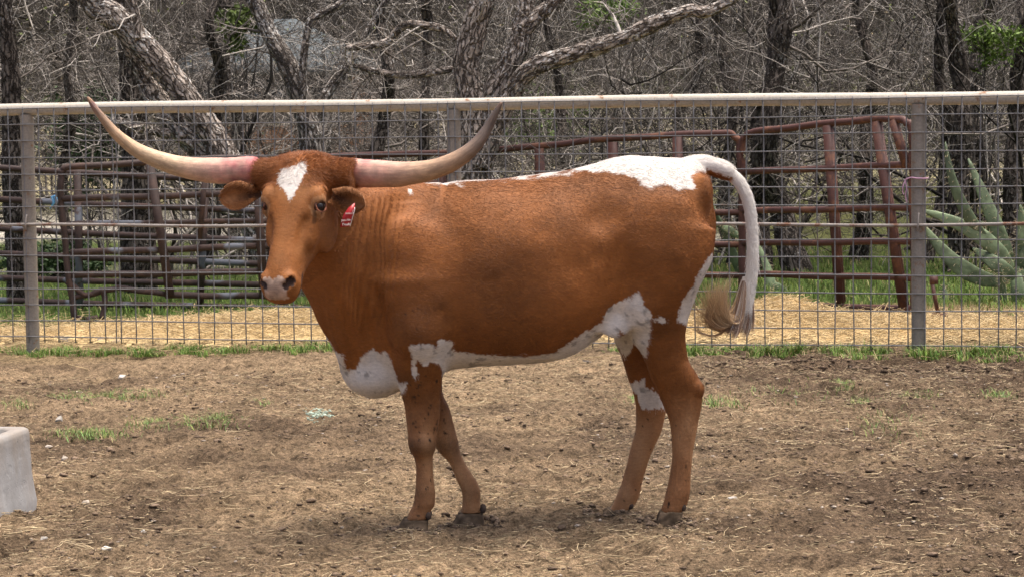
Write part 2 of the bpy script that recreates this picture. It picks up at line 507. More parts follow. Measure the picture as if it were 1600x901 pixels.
tag(mb.build('dirt_clods', M['clod'], smooth=False), 'dark crumbly dirt and dung clods strewn over the paddock', None, None, 'stuff')

# loose straw on the dirt
def straw(mb, x, y, z, ln, wd, cols, tilt=0.12, bend=0.15):
    n = len(x); a = RNG.uniform(0, 2 * pi, n)
    d = np.stack([np.cos(a), np.sin(a), RNG.normal(0, tilt, n)], 1)
    c = np.stack([x, y, z], 1)
    side = np.stack([-np.sin(a), np.cos(a), a * 0], 1) * (RNG.normal(0, bend, n) * ln)[:, None]
    P = np.stack([c - d * ln[:, None] / 2, c + side, c + d * ln[:, None] / 2], 1)
    R = np.stack([wd, wd, wd * 0.6], 1)
    tubes(mb, P, R, 3, cols)
n = 34000
x, y = ground_pts(n, (-60, 1660), (560, 930))
dn = fbm(np.stack([x * 1.1, y * 1.1, x * 0], 1), 3, 51) + 0.5 * fbm(np.stack([x * 4, y * 4, x * 0], 1), 2, 57)
k = dn > RNG.uniform(-1.0, 0.8, n); x, y = x[k], y[k]; n = len(x)
ln = 0.012 + 0.085 * RNG.random(n) ** 4; wd = RNG.uniform(0.0008, 0.0018, n)
cols = np.array([0.54, 0.42, 0.25]) * RNG.uniform(0.5, 1.2, n)[:, None]
mb = MB(); straw(mb, x, y, hz(x, y) + 0.004 + np.abs(RNG.normal(0, 0.005, n)), ln, wd, cols)
tag(mb.build('loose_straw', M['straw']), 'loose straw stems littering the dirt paddock', None, None, 'stuff')

# hay spread behind the fence
def hayz(x, y):
    yc = 15.95 - 0.20 * (x - 0.0); 
    prof = np.exp(-((y - yc) / 0.62) ** 2)
    hump = 0.07 + 0.05 * np.exp(-((x + 1.2) / 1.1) ** 2) + 0.14 * np.exp(-((x - 1.72) / 0.22) ** 2) * np.exp(-((y - yc - .35) / 0.3) ** 2) + 0.03 * np.exp(-((x - 1.3) / 1.3) ** 2)
    hump = hump * (0.35 + 0.65 * sstep(x, -3.4, -1.8)) * (1 - 0.55 * sstep(x, 2.3, 2.9))
    return gz(x, y) - 0.02 + hump * prof
hx = np.arange(-4.2, 4.4, 0.035); hy = np.arange(14.4, 17.9, 0.035)
a, b = np.meshgrid(hx, hy); a = a.ravel(); b = b.ravel()
z = hayz(a, b) + 0.018 * fbm(np.stack([a * 9, b * 9, a * 0], 1), 3, 61)
i = np.arange(len(a)).reshape(len(hy), len(hx))
q = np.stack([i[:-1, :-1], i[:-1, 1:], i[1:, 1:], i[1:, :-1]], -1).reshape(-1, 4)
hay = MB()
zt = z.reshape(len(hy), len(hx)); keep = (zt[:-1, :-1] > gz(a, b).reshape(zt.shape)[:-1, :-1] + 0.002).ravel()
hay.add(np.stack([a, b, z], 1), q[keep], np.array([0.56, 0.41, 0.20]))
n = 26000
x = RNG.uniform(-4.2, 4.3, n); y = RNG.normal(15.95 - 0.2 * x, 0.5)
k = RNG.random(n) < (0.35 + 0.65 * sstep(x, -2.9, -1.6)); x, y = x[k], y[k]; n = len(x)
cols = np.array([0.64, 0.485, 0.26]) * RNG.uniform(0.55, 1.2, n)[:, None] * np.array([1, 1, 1.0])
straw(hay, x, y, np.maximum(hayz(x, y), gz(x, y)) + 0.012 + np.abs(RNG.normal(0, 0.012, n)), RNG.uniform(0.06, 0.24, n), RNG.uniform(0.0012, 0.0022, n), cols, 0.22, 0.2)
tag(hay.build('hay_spread', M['straw']), 'golden loose hay spread on the ground behind the pipe fence', None, None, 'stuff')

# grass
def grass(mb, x, y, h, wd, cols, lean=0.45):
    n = len(x); a = RNG.uniform(0, 2 * pi, n); z = np.where(y < 20, gz(x, y) - 0.004, gz(x, y))
    out = np.stack([np.cos(a), np.sin(a), a * 0], 1) * (h * RNG.uniform(0.1, lean * 2, n))[:, None]
    base = np.stack([x, y, z], 1)
    s = np.stack([np.cos(a + 1.3), np.sin(a + 1.3), a * 0], 1) * wd[:, None]
    mid = base + out * 0.35 + np.stack([a * 0, a * 0, h * 0.62], 1)
    tip = base + out + np.stack([a * 0, a * 0, h * RNG.uniform(0.75, 1, n)], 1)
    V = np.stack([base - s, base + s, mid + s * 0.8, mid - s * 0.8, tip], 1)
    F4 = (np.array([[0, 1, 2, 3]])[None] + (np.arange(n) * 5)[:, None, None]).reshape(-1, 4)
    F3 = (np.array([[3, 2, 4]])[None] + (np.arange(n) * 5)[:, None, None]).reshape(-1, 3)
    base_n = mb.n
    mb.add(V.reshape(-1, 5 * 3).reshape(-1, 3), F4, np.repeat(cols, 5, 0))
    mb.l.append(F3.ravel() + base_n); mb.s.append(np.full(len(F3), 3))
def gcol(n, base=(0.11, 0.19, 0.028), dry=0.12):
    c = np.array(base) * RNG.uniform(0.55, 1.35, n)[:, None] * np.stack([RNG.uniform(.85, 1.25, n), np.ones(n), RNG.uniform(.7, 1.3, n)], 1)
    d = RNG.random(n)[:, None] < dry
    return np.where(d, np.array([0.45, 0.36, 0.17]) * RNG.uniform(0.7, 1.1, n)[:, None], c)
FA = np.array([-2.977, 15.42]); FB = np.array([2.311, 14.15]); FD = (FB - FA) / np.linalg.norm(FB - FA)
def on_fence(s, off=0.0):
    return FA[0] + FD[0] * s - FD[1] * off, FA[1] + FD[1] * s + FD[0] * off
mb = MB()
cs = RNG.uniform(-0.6, 6.6, 620); co = RNG.normal(-0.07, 0.10, 620) - 0.14 * sstep(cs, 3.6, 4.6) * RNG.random(620)
dk = 0.9 * fbm(np.stack([cs * 1.5, cs * 0, cs * 0], 1), 3, 71) + 0.12 + 0.75 * sstep(cs, 3.3, 4.2) - 0.6 * np.exp(-((cs - 2.6) / 0.5) ** 2)
kk = dk > RNG.uniform(-0.35, 0.85, 620); cs, co = cs[kk], co[kk]
cn = RNG.integers(25, 110, len(cs)); ch = RNG.uniform(0.35, 1.25, len(cs)) * (1 + 0.35 * sstep(cs, 4.2, 4.8))
ci_ = np.repeat(np.arange(len(cs)), cn)
s = cs[ci_] + RNG.normal(0, 0.028, len(ci_)); off = co[ci_] + RNG.normal(0, 0.028, len(ci_))
x, y = on_fence(s, off); n = len(x)
hh = RNG.uniform(0.015, 0.062, n) * ch[ci_]
grass(mb, x, y, hh, RNG.uniform(0.0014, 0.0028, n), gcol(n, (0.15, 0.26, 0.045), 0.16), 0.8)
tag(mb.build('fence_grass', M['grass']), 'ragged green grass strip along the foot of the pipe fence', None, None, 'stuff')
mb = MB()
n = 46000
y = RNG.uniform(16.5, 24, n); y = 16.4 + 8 * RNG.random(n) ** 1.6; x = RNG.uniform(-1.05, 1.05, n) * y * 0.215
k = (y + 0.5 * fbm(np.stack([x * 1.5, y * 1.5, x * 0], 1), 2, 81) > 17.0 - 0.12 * x) & (fbm(np.stack([x * .8, y * .8, x * 0], 1), 2, 83) > RNG.uniform(-1.4, 0.2, n))
x, y = x[k], y[k]; n = len(x)
grass(mb, x, y, RNG.uniform(0.02, 0.085, n), RNG.uniform(0.0015, 0.003, n), gcol(n, (0.14, 0.22, 0.04), 0.12))
tag(mb.build('lawn_grass', M['grass']), 'lush green grass growing under the trees beyond the hay', None, None, 'stuff')
mb = MB()
patches = [(128, 616, 75, 9, 420), (200, 610, 60, 7, 200), (265, 664, 75, 9, 480), (330, 655, 40, 7, 260), (130, 680, 55, 8, 320), (20, 625, 25, 8, 120), (405, 632, 20, 5, 60), (1118, 632, 45, 9, 150), (1315, 604, 18, 6, 130), (1345, 634, 18, 6, 80), (1440, 622, 30, 8, 110), (1560, 620, 26, 7, 100), (1380, 660, 60, 30, 90), (990, 626, 22, 6, 60), (1250, 615, 120, 18, 120)]
for (cx, cy, rx, ry, m_) in patches:
    m_ = int(m_ * 1.9)
    px = RNG.normal(cx, rx * 0.5, m_); py = RNG.normal(cy, ry * 0.5, m_)
    y = 5850 / (py - 147 - (800 - px) * 0.0134); x = (px - 800) * y / FPX
    hh = RNG.uniform(0.012, 0.04, m_)
    grass(mb, x, y, hh, RNG.uniform(0.001, 0.002, m_), gcol(m_, (0.17, 0.26, 0.07), 0.1), 0.9)
tag(mb.build('weed_patches', M['grass']), 'sparse short green weeds poking through the paddock dirt', None, None, 'stuff')

# ------------------------------------------------------------------ fence
fence = thing('pipe_fence', 'welded pipe and square wire mesh fence with tan top rail behind the animal', 'fence', (float(FA[0]), float(FA[1]), -0.05))
FL = 5.44
def fpt(s, z, off=0.0):
    a, b = on_fence(s, off); return np.array([a, b, z])
SPAN = (-4.2, FL + 3.4)
mb = MB(); ss = np.linspace(SPAN[0], SPAN[1], 60)
P = np.array([fpt(s, 1.447 + 0.004 * sin(s * 1.9)) for s in ss])
tubes(mb, P, np.full(60, 0.0365), 20, cap=True); mb.build('top_rail', M['pipe'], fence)
for s in (-2.72, 0.0, 2.72, FL, FL + 2.72):
    mb = MB(); zs = np.linspace(-0.18, 1.415, 14)
    P = np.array([fpt(s, z) for z in zs]); tubes(mb, P, np.full(14, 0.0415), 20); mb.build('post', M['post'], fence)
mb = MB(); P = np.array([fpt(s, 0.735 + 0.006 * sin(s * 3.1 + 1), -0.050) for s in ss]); tubes(mb, P, np.full(60, 0.0095), 8, cap=True)
mb.build('middle_rod', M['rod'], fence)
cell = 0.1016
pitch = cell
def wire(P, name):
    mb = MB(); tubes(mb, P, np.full(len(P), 0.0040), 6, cap=True); return mb.build(name, M['wire'], fence)
zs_w = [1.452 - 0.1005 * i for i in range(15)]
for i, z in enumerate(zs_w):
    if i == 7: continue
    P = np.array([fpt(s, z + 0.004 * sin(s * 2.3 + i), -0.0445) for s in np.linspace(SPAN[0], SPAN[1], 40)]); wire(P, 'horizontal_wire')
v_s = list(np.arange(FL - 0.062 - 96 * cell, SPAN[1], cell)) + [0.575, 2.70]
for s in v_s:
    if s < SPAN[0]: continue
    t = 0.006 * sin(s * 37.0); t2 = 0.006 * sin(s * 53.0)
    P = np.array([fpt(s + t * (z - .7) + 0.002 * sin(z * 9 + s * 20), z, -0.039) for z in np.linspace(0.012, 1.462, 12)]); wire(P, 'vertical_wire')
for s in (0.0, FL):
    mb = MB(); P = smooth_poly([fpt(s - 0.004, 0.70, -0.045), fpt(s, 0.72, -0.062), fpt(s + 0.002, 0.755, -0.062), fpt(s + 0.004, 0.80, -0.047)], 5)
    tubes(mb, P, np.full(len(P), 0.005), 6, cap=True); mb.build('rod_clip', M['rod'], fence)

# ------------------------------------------------------------------ corral panels behind
def panel(name, label, ya, yb, tubes_, slats, mat, rad=0.0235, group='pipe corral panels stacked behind the fence'):
    (xa, Ya), (xb, Yb) = ya, yb
    dep = lambda px: Ya + (Yb - Ya) * (px - xa) / (xb - xa)
    c = W((xa + xb) / 2, 480, (Ya + Yb) / 2)
    t = thing(name, label, 'corral panel', (c[0], c[1], 0.0), group)
    for (nm, pts, r) in tubes_:
        P = np.array([W(px, py, dep(px)) for px, py in pts])
        if len(pts) > 2: P = smooth_poly(P, 6)
        else: P = P[0] + (P[1] - P[0]) * np.linspace(0, 1, 12)[:, None]
        P[:, 2] = np.maximum(P[:, 2], -0.04)
        P = P + 0.003 * np.sin(np.arange(len(P))[:, None] * np.array([0.7, 1.1, 0.9]))
        mb = MB(); tubes(mb, P, np.full(len(P), r or rad), 12, cap=True); mb.build(nm, mat, t)
    for (p, q, wpx) in slats:
        A = W(p[0], p[1], dep(p[0]) - 0.03); B = W(q[0], q[1], dep(q[0]) - 0.03)
        ax = (B - A); ln = np.linalg.norm(ax); ax /= ln
        sd = np.array([1.0, (Yb - Ya) / ((xb - xa) / 215.0), 0]); sd -= ax * (sd @ ax); sd /= np.linalg.norm(sd)
        nn = np.cross(ax, sd)
        wd = wpx / 215.0
        mb = MB(); rot = np.stack([sd, nn, ax], 1)
        box(mb, (A + B) / 2, (wd, 0.012, ln), rot)
        box(mb, (A + B) / 2 + sd * (wd / 2 - 0.005) - nn * 0.017, (0.010, 0.020, ln - 0.004), rot)
        box(mb, (A + B) / 2 - sd * (wd / 2 - 0.005) - nn * 0.017, (0.010, 0.020, ln - 0.004), rot)
        mb.build('slat', mat, t, False)
    return t
R = 'rail'
gr = panel('corral_panel', 'red oxide pipe gate panel with braced slats beside the right fence post', (1163, 18.0), (1425, 16.7),
      [('frame', [(1195, 474), (1170, 471), (1163, 455), (1160, 380), (1160, 235), (1165, 214), (1182, 206), (1260, 197), (1345, 188), (1398, 186), (1417, 192), (1424, 208), (1426, 330), (1428, 470), (1420, 482), (1300, 478), (1195, 474)], 0.025),
       (R, [(1163, 269), (1426, 257)], None), (R, [(1161, 330), (1426, 324)], None), (R, [(1162, 380), (1426, 377)], None), (R, [(1163, 428), (1427, 434)], None),
       ('leg', [(1219, 472), (1219, 510)], 0.022)],
      [((1292, 196), (1312, 474), 15), ((1368, 190), (1411, 479), 15), ((1394, 188), (1416, 262), 12)], M['gate_red'])
mb = MB()
A = W(1456, 440, 16.2); B = W(1466, 492, 16.2)
ax = (B - A); ln = np.linalg.norm(ax); ax /= ln; sd = np.array([1.0, 0, 0]); sd -= ax * (sd @ ax); sd /= np.linalg.norm(sd); rt = np.stack([sd, np.cross(ax, sd), ax], 1)
box(mb, (A + B) / 2, (0.022, 0.03, ln), rt); box(mb, W(1459, 438, 16.2), (0.05, 0.033, 0.05)); box(mb, W(1468, 492, 16.2), (0.10, 0.06, 0.03))
mb.build('foot_bracket', M['gate_red'], gr, False)
panel('corral_panel', 'long dark red pipe panel with rounded corner running behind the back of the animal', (520, 19.4), (1158, 18.3),
      [('frame', [(520, 478), (512, 300), (514, 255), (530, 244), (680, 240), (830, 230), (930, 219), (1040, 212), (1128, 208), (1148, 214), (1156, 236), (1158, 340), (1160, 484)], 0.025),
       (R, [(514, 292), (1157, 272)], None), (R, [(514, 336), (1157, 332)], None), (R, [(516, 380), (1158, 382)], None), (R, [(518, 424), (1158, 430)], None), (R, [(520, 462), (1160, 472)], None)],
      [((842, 232), (848, 472), 15), ((957, 222), (962, 472), 15), ((1058, 214), (1062, 472), 15), ((690, 243), (690, 466), 13)], M['gate_red'])
panel('corral_panel', 'rusty pipe panel with rounded top corner leaning nearest the left fence post', (95, 17.6), (420, 17.7),
      [('frame', [(420, 468), (425, 300), (418, 256), (400, 247), (320, 249), (231, 254), (112, 261), (99, 267), (95, 280), (97, 330), (105, 410), (114, 480), (120, 512)], 0.024),
       ('bottom_corner', [(104, 440), (135, 461), (156, 453), (162, 458), (163, 482), (152, 503), (122, 515)], 0.021),
       (R, [(97, 311), (420, 301)], None), (R, [(106, 350), (420, 345)], 0.018), (R, [(110, 395), (422, 384)], None), (R, [(112, 430), (422, 424)], None), (R, [(115, 465), (180, 451)], 0.02), (R, [(180, 449), (258, 459)], 0.02), (R, [(258, 461), (422, 462)], None)],
      [((234, 256), (266, 462), 13), ((322, 250), (312, 376), 8), ((400, 248), (412, 462), 13)], M['gate_old'])
panel('corral_panel', 'weathered brown pipe panel with six rails running off the left edge', (-100, 18.7), (480, 18.3),
      [(R, [(-110, 257), (480, 289)], None), (R, [(-110, 307), (480, 334)], None), (R, [(-110, 353), (480, 380)], None), (R, [(-110, 392), (480, 416)], None), (R, [(-110, 432), (480, 447)], None), (R, [(-110, 466), (480, 483)], None),
       ('upright', [(486, 286), (488, 494)], None), ('upright', [(-112, 254), (-110, 478)], None)],
      [((121, 268), (124, 484), 11), ((322, 280), (312, 476), 10)], M['gate_old'])

# baling twine tied on the metal
mb = MB()
c = W(1424, 271, 14.12)
P = [fpt(FL - 0.075, 0.985, -0.05), fpt(FL - 0.04, 1.000, -0.062), fpt(FL, 0.996, -0.062), fpt(FL + 0.046, 0.995, -0.05), fpt(FL + 0.05, 0.995, 0.03)]
tubes(mb, smooth_poly(P, 5), np.full(21, 0.0045), 6, cap=True)
P = [fpt(FL - 0.072, 0.985, -0.05), fpt(FL - 0.062, 0.94, -0.06), fpt(FL - 0.07, 0.90, -0.058), fpt(FL - 0.06, 0.86, -0.06)]
tubes(mb, smooth_poly(P, 5), np.full(16, 0.003), 6, cap=True)
P = [fpt(FL - 0.072, 0.985, -0.05), fpt(FL - 0.083, 0.95, -0.06), fpt(FL - 0.085, 0.92, -0.058), fpt(FL - 0.078, 0.905, -0.06)]
tubes(mb, smooth_poly(P, 5), np.full(16, 0.003), 6, cap=True)
tag(mb.build('twine', mat_plain('pink_twine', (0.62, 0.36, 0.48), 0.8)), 'faded pink twine tied round the right fence post', 'twine')
mb = MB()
for dx, dz, l_ in ((0, 0, .075), (0.012, 0.005, .06), (-0.012, -0.004, .085)):
    a = W(84, 306, 17.52) + np.array([dx, -0.02, dz]); P = smooth_poly([a, a + np.array([.012, -.01, -l_ * .5]), a + np.array([-.012, 0, -l_])], 5)
    tubes(mb, P, np.full(len(P), 0.006), 6, cap=True)
P = [W(84 + 3 * cos(t), 309 + 3 * sin(t), 17.5 - 0.02 * cos(t)) for t in np.linspace(0, 6, 12)]
tubes(mb, np.array(P), np.full(12, 0.004), 6, cap=True)
tag(mb.build('twine', mat_plain('blue_twine', (0.10, 0.30, 0.52), 0.8)), 'knot of bright blue twine on the leaning rusty panel', 'twine')

# ------------------------------------------------------------------ concrete trough
def trough():
    cA = np.array([-1.758, 9.28]); d1 = np.array([-0.17, -0.985]); d2 = np.array([-0.985, 0.17]); H = 0.285; T = 0.07
    c0 = W(60, 788, 9.28); cA = c0[:2]
    Ln, Wd = 1.25, 0.62
    t = thing('water_trough', 'grey cast concrete trough cut off by the left edge', 'trough', (cA[0], cA[1], 0))
    def ring(inset, z, taper=0.0):
        i = inset
        cs = [cA + d1 * i + d2 * i, cA + d1 * (Ln - i) + d2 * i, cA + d1 * (Ln - i) + d2 * (Wd - i), cA + d1 * i + d2 * (Wd - i)]
        out = []
        r = 0.03 if inset < 0.03 else 0.045
        for k in range(4):
            p = cs[k]; a = (cs[k - 1] - p); a /= np.linalg.norm(a); b = (cs[(k + 1) % 4] - p); b /= np.linalg.norm(b)
            ctr = p + (a + b) * r
            for s in np.linspace(0, 1, 6):
                v = -(b * (1 - s) + a * s) ; v /= np.linalg.norm(v)
                out.append([*(ctr + v * r), z])
        return np.array(out)
    rs = [ring(0.0, -0.04)] + [ring(0.0 + 0.012 * s, s * (H - 0.02)) for s in np.linspace(0.05, 1, 10)] + [ring(0.016, H - 0.006), ring(0.024, H), ring(T - 0.01, H), ring(T, H - 0.008), ring(T + 0.012, 0.06)]
    m_ = len(rs[0]); V = np.concatenate(rs)
    V = V + 0.005 * np.stack([fbm(V * 9, 3, 91), fbm(V * 9, 3, 92), fbm(V * 9, 3, 93) * 0.8], 1)
    F = []
    for k in range(len(rs) - 1):
        for j in range(m_):
            F.append([k * m_ + j, k * m_ + (j + 1) % m_, (k + 1) * m_ + (j + 1) % m_, (k + 1) * m_ + j])
    F.append([(len(rs) - 1) * m_ + j for j in range(m_)])
    mb = MB(); mb.add(V, F); o = mb.build('basin', M['concrete'], t)
    return t
trough()

# ------------------------------------------------------------------ rocks
bv, bf = blob_mesh()
def subdiv(v, f):
    e = {}; v = [tuple(p) for p in v]; nf = []
    def mid(a, b):
        k = (min(a, b), max(a, b))
        if k not in e:
            p = (np.array(v[a]) + np.array(v[b])) / 2; e[k] = len(v); v.append(tuple(p / np.linalg.norm(p)))
        return e[k]
    for a, b, c in f:
        x, y, z = mid(a, b), mid(b, c), mid(c, a); nf += [[a, x, z], [b, y, x], [c, z, y], [x, y, z]]
    return np.array(v), np.array(nf)
sv, sf = subdiv(bv / np.linalg.norm(bv, axis=1)[:, None], bf); sv, sf = subdiv(sv, sf)
def rock(px, py, wpx, hpx, label, col=(0.62, 0.56, 0.47), seed=0):
    y = 5850 / (py - 147 - (800 - px) * 0.0134); sc = y / FPX
    x = (px - 800) * sc
    v = sv * (1 + 0.28 * fbm(sv * 1.3 + seed * 5.1, 3, seed)[:, None])
    d = RNG.normal(0, 1, (9, 3)); d /= np.linalg.norm(d, axis=1)[:, None]
    for k in range(9):
        h = v @ d[k]; lim = 0.55; v = v - np.clip(h - lim, 0, None)[:, None] * d[k]
    v = v * np.array([wpx / 2 * sc, wpx / 2 * sc * 0.8, hpx * 0.62 * sc])
    g = hz(x, y)[0]
    mb = MB(); mb.add(v + np.array([x, y, g + hpx * 0.22 * sc]), sf, np.array(col) * 0.78)
    tag(mb.build('rock', M['rock'], smooth=False), label, 'rock', 'pale stones lying about')
rock(85, 661, 15, 13, 'upright white stone just beyond the concrete trough', (0.72, 0.66, 0.56), 1)
rock(150, 582, 24, 10, 'flat tan stone in the dirt near the left grass strip', (0.60, 0.52, 0.42), 2)
rock(186, 577, 20, 8, 'white flat stone nearest the fence foot grass at left', (0.70, 0.64, 0.54), 3)
rock(67, 701, 17, 6, 'small flat stone touching the right side of the trough', (0.58, 0.50, 0.41), 4)
rock(56, 853, 13, 9, 'small white stone at the bottom left corner', (0.66, 0.62, 0.55), 5)
rock(154, 867, 26, 11, 'wide white stone half buried at the lower left', (0.70, 0.65, 0.56), 6)
rock(213, 829, 9, 8, 'tiny white stone in front of a dark dirt clump', (0.70, 0.66, 0.6), 7)
rock(1144, 786, 24, 10, 'pale grey flat stone behind the hind hooves', (0.55, 0.51, 0.46), 8)
rock(915, 567, 16, 6, 'pale stone under the belly beside the fence grass', (0.6, 0.54, 0.46), 12)
rock(97, 519, 24, 13, 'large whitish rock behind the fence beside the left post', (0.60, 0.57, 0.52), 9)
rock(152, 520, 16, 9, 'grey rock behind the fence under the curved pipe end', (0.46, 0.40, 0.35), 10)
rock(178, 524, 20, 8, 'low tan rock behind the fence in the hay edge', (0.50, 0.42, 0.33), 11)
# greenish feed crumbs
mb = MB(); m_ = 260; px = RNG.normal(492, 11, m_); py = RNG.normal(648, 3.0, m_)
y = 5850 / (py - 147 - (800 - px) * 0.0134); x = (px - 800) * y / FPX
scatter_blobs(mb, x, y, RNG.uniform(0.003, 0.008, m_), np.array([0.42, 0.50, 0.40]) * RNG.uniform(.7, 1.15, m_)[:, None], 0.8)
tag(mb.build('spilled_feed', M['clod']), 'small spill of pale green crumbs on the dirt before the brisket', None, None, 'stuff')

# ------------------------------------------------------------------ trees
KP = 6
def grow(out, p, d, ln, r, level, wig=0.28, up=0.05, nch=(4, 7), rng=random):
    """crooked bare branch with side branches; out gets (points, radii, level)"""
    pts = [np.array(p, float)]; rs = []
    d = np.array(d, float); d /= np.linalg.norm(d)
    dirs = []
    for i in range(KP):
        rs.append(max(r * (1 - 0.72 * i / (KP - 1)), 0.0010))
        dirs.append(d.copy())
        if i < KP - 1:
            pts.append(pts[-1] + d * ln / (KP - 1))
            d = d + np.array([rng.gauss(0, wig), rng.gauss(0, wig), rng.gauss(up, wig)]); d /= np.linalg.norm(d)
    out.append((pts, rs, level))
    if level <= 0: return
    for c in range(rng.randint(*nch)):
        t = rng.uniform(0.22, 1.0) * (KP - 1); i = min(int(t), KP - 2); u = t - i
        q = pts[i] * (1 - u) + pts[i + 1] * u
        a = np.array([rng.gauss(0, 1), rng.gauss(0, 1), rng.gauss(0, 1)]); b = np.cross(a, dirs[i]); b /= np.linalg.norm(b) + 1e-6
        nd = dirs[i] * rng.uniform(0.2, 0.9) + b * rng.uniform(0.6, 1.0)
        grow(out, q, nd, ln * rng.uniform(0.35, 0.68), max(r * rng.uniform(0.32, 0.55), 0.0012), level - 1, wig, up, nch, rng)

def emit(mb, out, cfun, sides=(3, 3, 4, 5)):
    by = {}
    for o in out: by.setdefault(o[2], []).append(o)
    for lv, lst in by.items():
        P = np.array([o[0] for o in lst]); Rr = np.array([o[1] for o in lst])
        tubes(mb, P, Rr, sides[min(lv, 3)], cfun(len(lst), lv))

def twigcol(n, lv=0, base=(0.185, 0.160, 0.138), lo=0.35, hi=1.5, pale=0.14):
    c = np.array(base) * (lo + (hi - lo) * RNG.random(n)[:, None] ** 1.6)
    p = RNG.random(n)[:, None] < pale
    return np.where(p, np.array([0.50, 0.455, 0.40]) * RNG.uniform(0.7, 1.15, n)[:, None], c)

def trunk_mesh(mb, P, Rr, sides=26, rough=0.0, seed=0, step=0.03):
    """thick limb with uneven ridged surface"""
    P = smooth_poly(P, 8); Rr = np.interp(np.linspace(0, 1, len(P)), np.linspace(0, 1, len(Rr)), Rr)
    s = np.concatenate([[0], np.cumsum(np.linalg.norm(np.diff(P, axis=0), axis=1))])
    m_ = max(8, int(s[-1] / step)); t = np.linspace(0, s[-1], m_)
    P = np.stack([np.interp(t, s, P[:, k]) for k in range(3)], 1); Rr = np.interp(t, s, Rr)
    T = np.gradient(P, axis=0); T /= np.linalg.norm(T, axis=1)[:, None]
    a = np.array([1.0, 0.13, 0.0]) if abs(T[:, 2]).mean() > 0.5 else np.array([0, 0.2, 1.0])
    A = np.cross(a, T); A /= np.linalg.norm(A, axis=1)[:, None]; B = np.cross(T, A)
    th = np.arange(sides) / sides * 2 * pi
    ring = A[:, None] * np.cos(th)[None, :, None] + B[:, None] * np.sin(th)[None, :, None]
    tc = np.concatenate([np.cos(th)[None, :, None] * Rr[:, None, None], np.sin(th)[None, :, None] * Rr[:, None, None], np.broadcast_to(t[:, None, None], (m_, sides, 1))], 2).reshape(-1, 3)
    q = tc * np.array([26, 26, 8.0]) + seed * 3.3
    ridge = np.abs(fbm(q, 2, seed)) 
    lump = fbm(tc * 4 + seed, 2, seed + 5)
    rad = Rr[:, None] * (1 + 0.10 * lump.reshape(m_, sides)) + rough * (0.5 - ridge.reshape(m_, sides)) * np.minimum(1, Rr[:, None] / 0.08)
    V = P[:, None] + ring * rad[..., None]
    i = np.arange(m_ * sides).reshape(m_, sides); nx = np.roll(i, -1, 1)
    F = np.stack([i[:-1], nx[:-1], nx[1:], i[1:]], -1).reshape(-1, 4)
    base = mb.n
    mb.add(V.reshape(-1, 3), F, None, tc)
    mb.l.append(i[-1] + base); mb.s.append(np.array([sides]))
    return P, Rr

def tree(label, Y, limbs, mat, nbranch=14, blen=1.0, rough=0.018, seed=0, group='trees beyond the fence', crown=2, name='bare_tree', twig_base=(0.185, 0.160, 0.138), pale=0.16, up=0.03, tops=True):
    """limbs: list of (part name, [(px,py,width_px, dY)...]); first limb runs down to the ground"""
    rng = random.Random(seed)
    p0 = W(limbs[0][1][0][0], limbs[0][1][0][1], Y + limbs[0][1][0][3])
    t = thing(name, label, 'tree', (p0[0], p0[1], float(gz(p0[0], p0[1]))), group)
    out = []
    for li, (nm, pts) in enumerate(limbs):
        P = []; Rr = []
        for (px, py, wpx, dY) in pts:
            P.append(W(px, py, Y + dY)); Rr.append(wpx / 2 * (Y + dY) / FPX)
        if li == 0:
            b = P[0].copy(); b[2] = float(gz(b[0], b[1])) - 0.1
            P.insert(0, b); Rr.insert(0, Rr[0] * 1.22)
        if nm in ('trunk', 'limb') and tops and pts[-1][1] < 15:     # carry on above the picture
            d = P[-1] - P[-2]; d = d / np.linalg.norm(d) + np.array([0, 0, 0.5]); d /= np.linalg.norm(d)
            for k in range(4):
                P.append(P[-1] + (d + np.array([rng.gauss(0, .15), rng.gauss(0, .15), 0])) * 0.8); Rr.append(Rr[-1] * 0.72)
        mb = MB(); big = max(Rr) > 0.05
        PP, RR = trunk_mesh(mb, P, Rr, 34 if big else 14, rough, seed * 7 + li, 0.022 if big else 0.04)
        mb.build(nm, mat, t)
        if tops and pts[-1][1] < 15 and nm in ('trunk', 'limb'):
            for c in range(3):
                grow(out, PP[-1], np.array([rng.gauss(0, 1), rng.gauss(0, 1), 0.6]), 1.3, RR[-1] * 0.6, crown, 0.3, up, (4, 6), rng)
        for k in range(nbranch):
            i = rng.randint(int(len(PP) * 0.25), len(PP) - 1)
            if PP[i][2] < 0.7: continue
            a = np.array([rng.gauss(0, 1), rng.gauss(0, 0.8), rng.gauss(0.15, 0.6)]); a /= np.linalg.norm(a)
            grow(out, PP[i], a, blen * rng.uniform(0.5, 1.2), min(RR[i] * 0.35, rng.uniform(0.006, 0.022)), crown, 0.3, up, (4, 7), rng)
    if out:
        mb = MB(); emit(mb, out, lambda n, lv: twigcol(n, lv, twig_base, 0.4, 1.5, pale)); mb.build('crown', M['twig'], t)
    return t

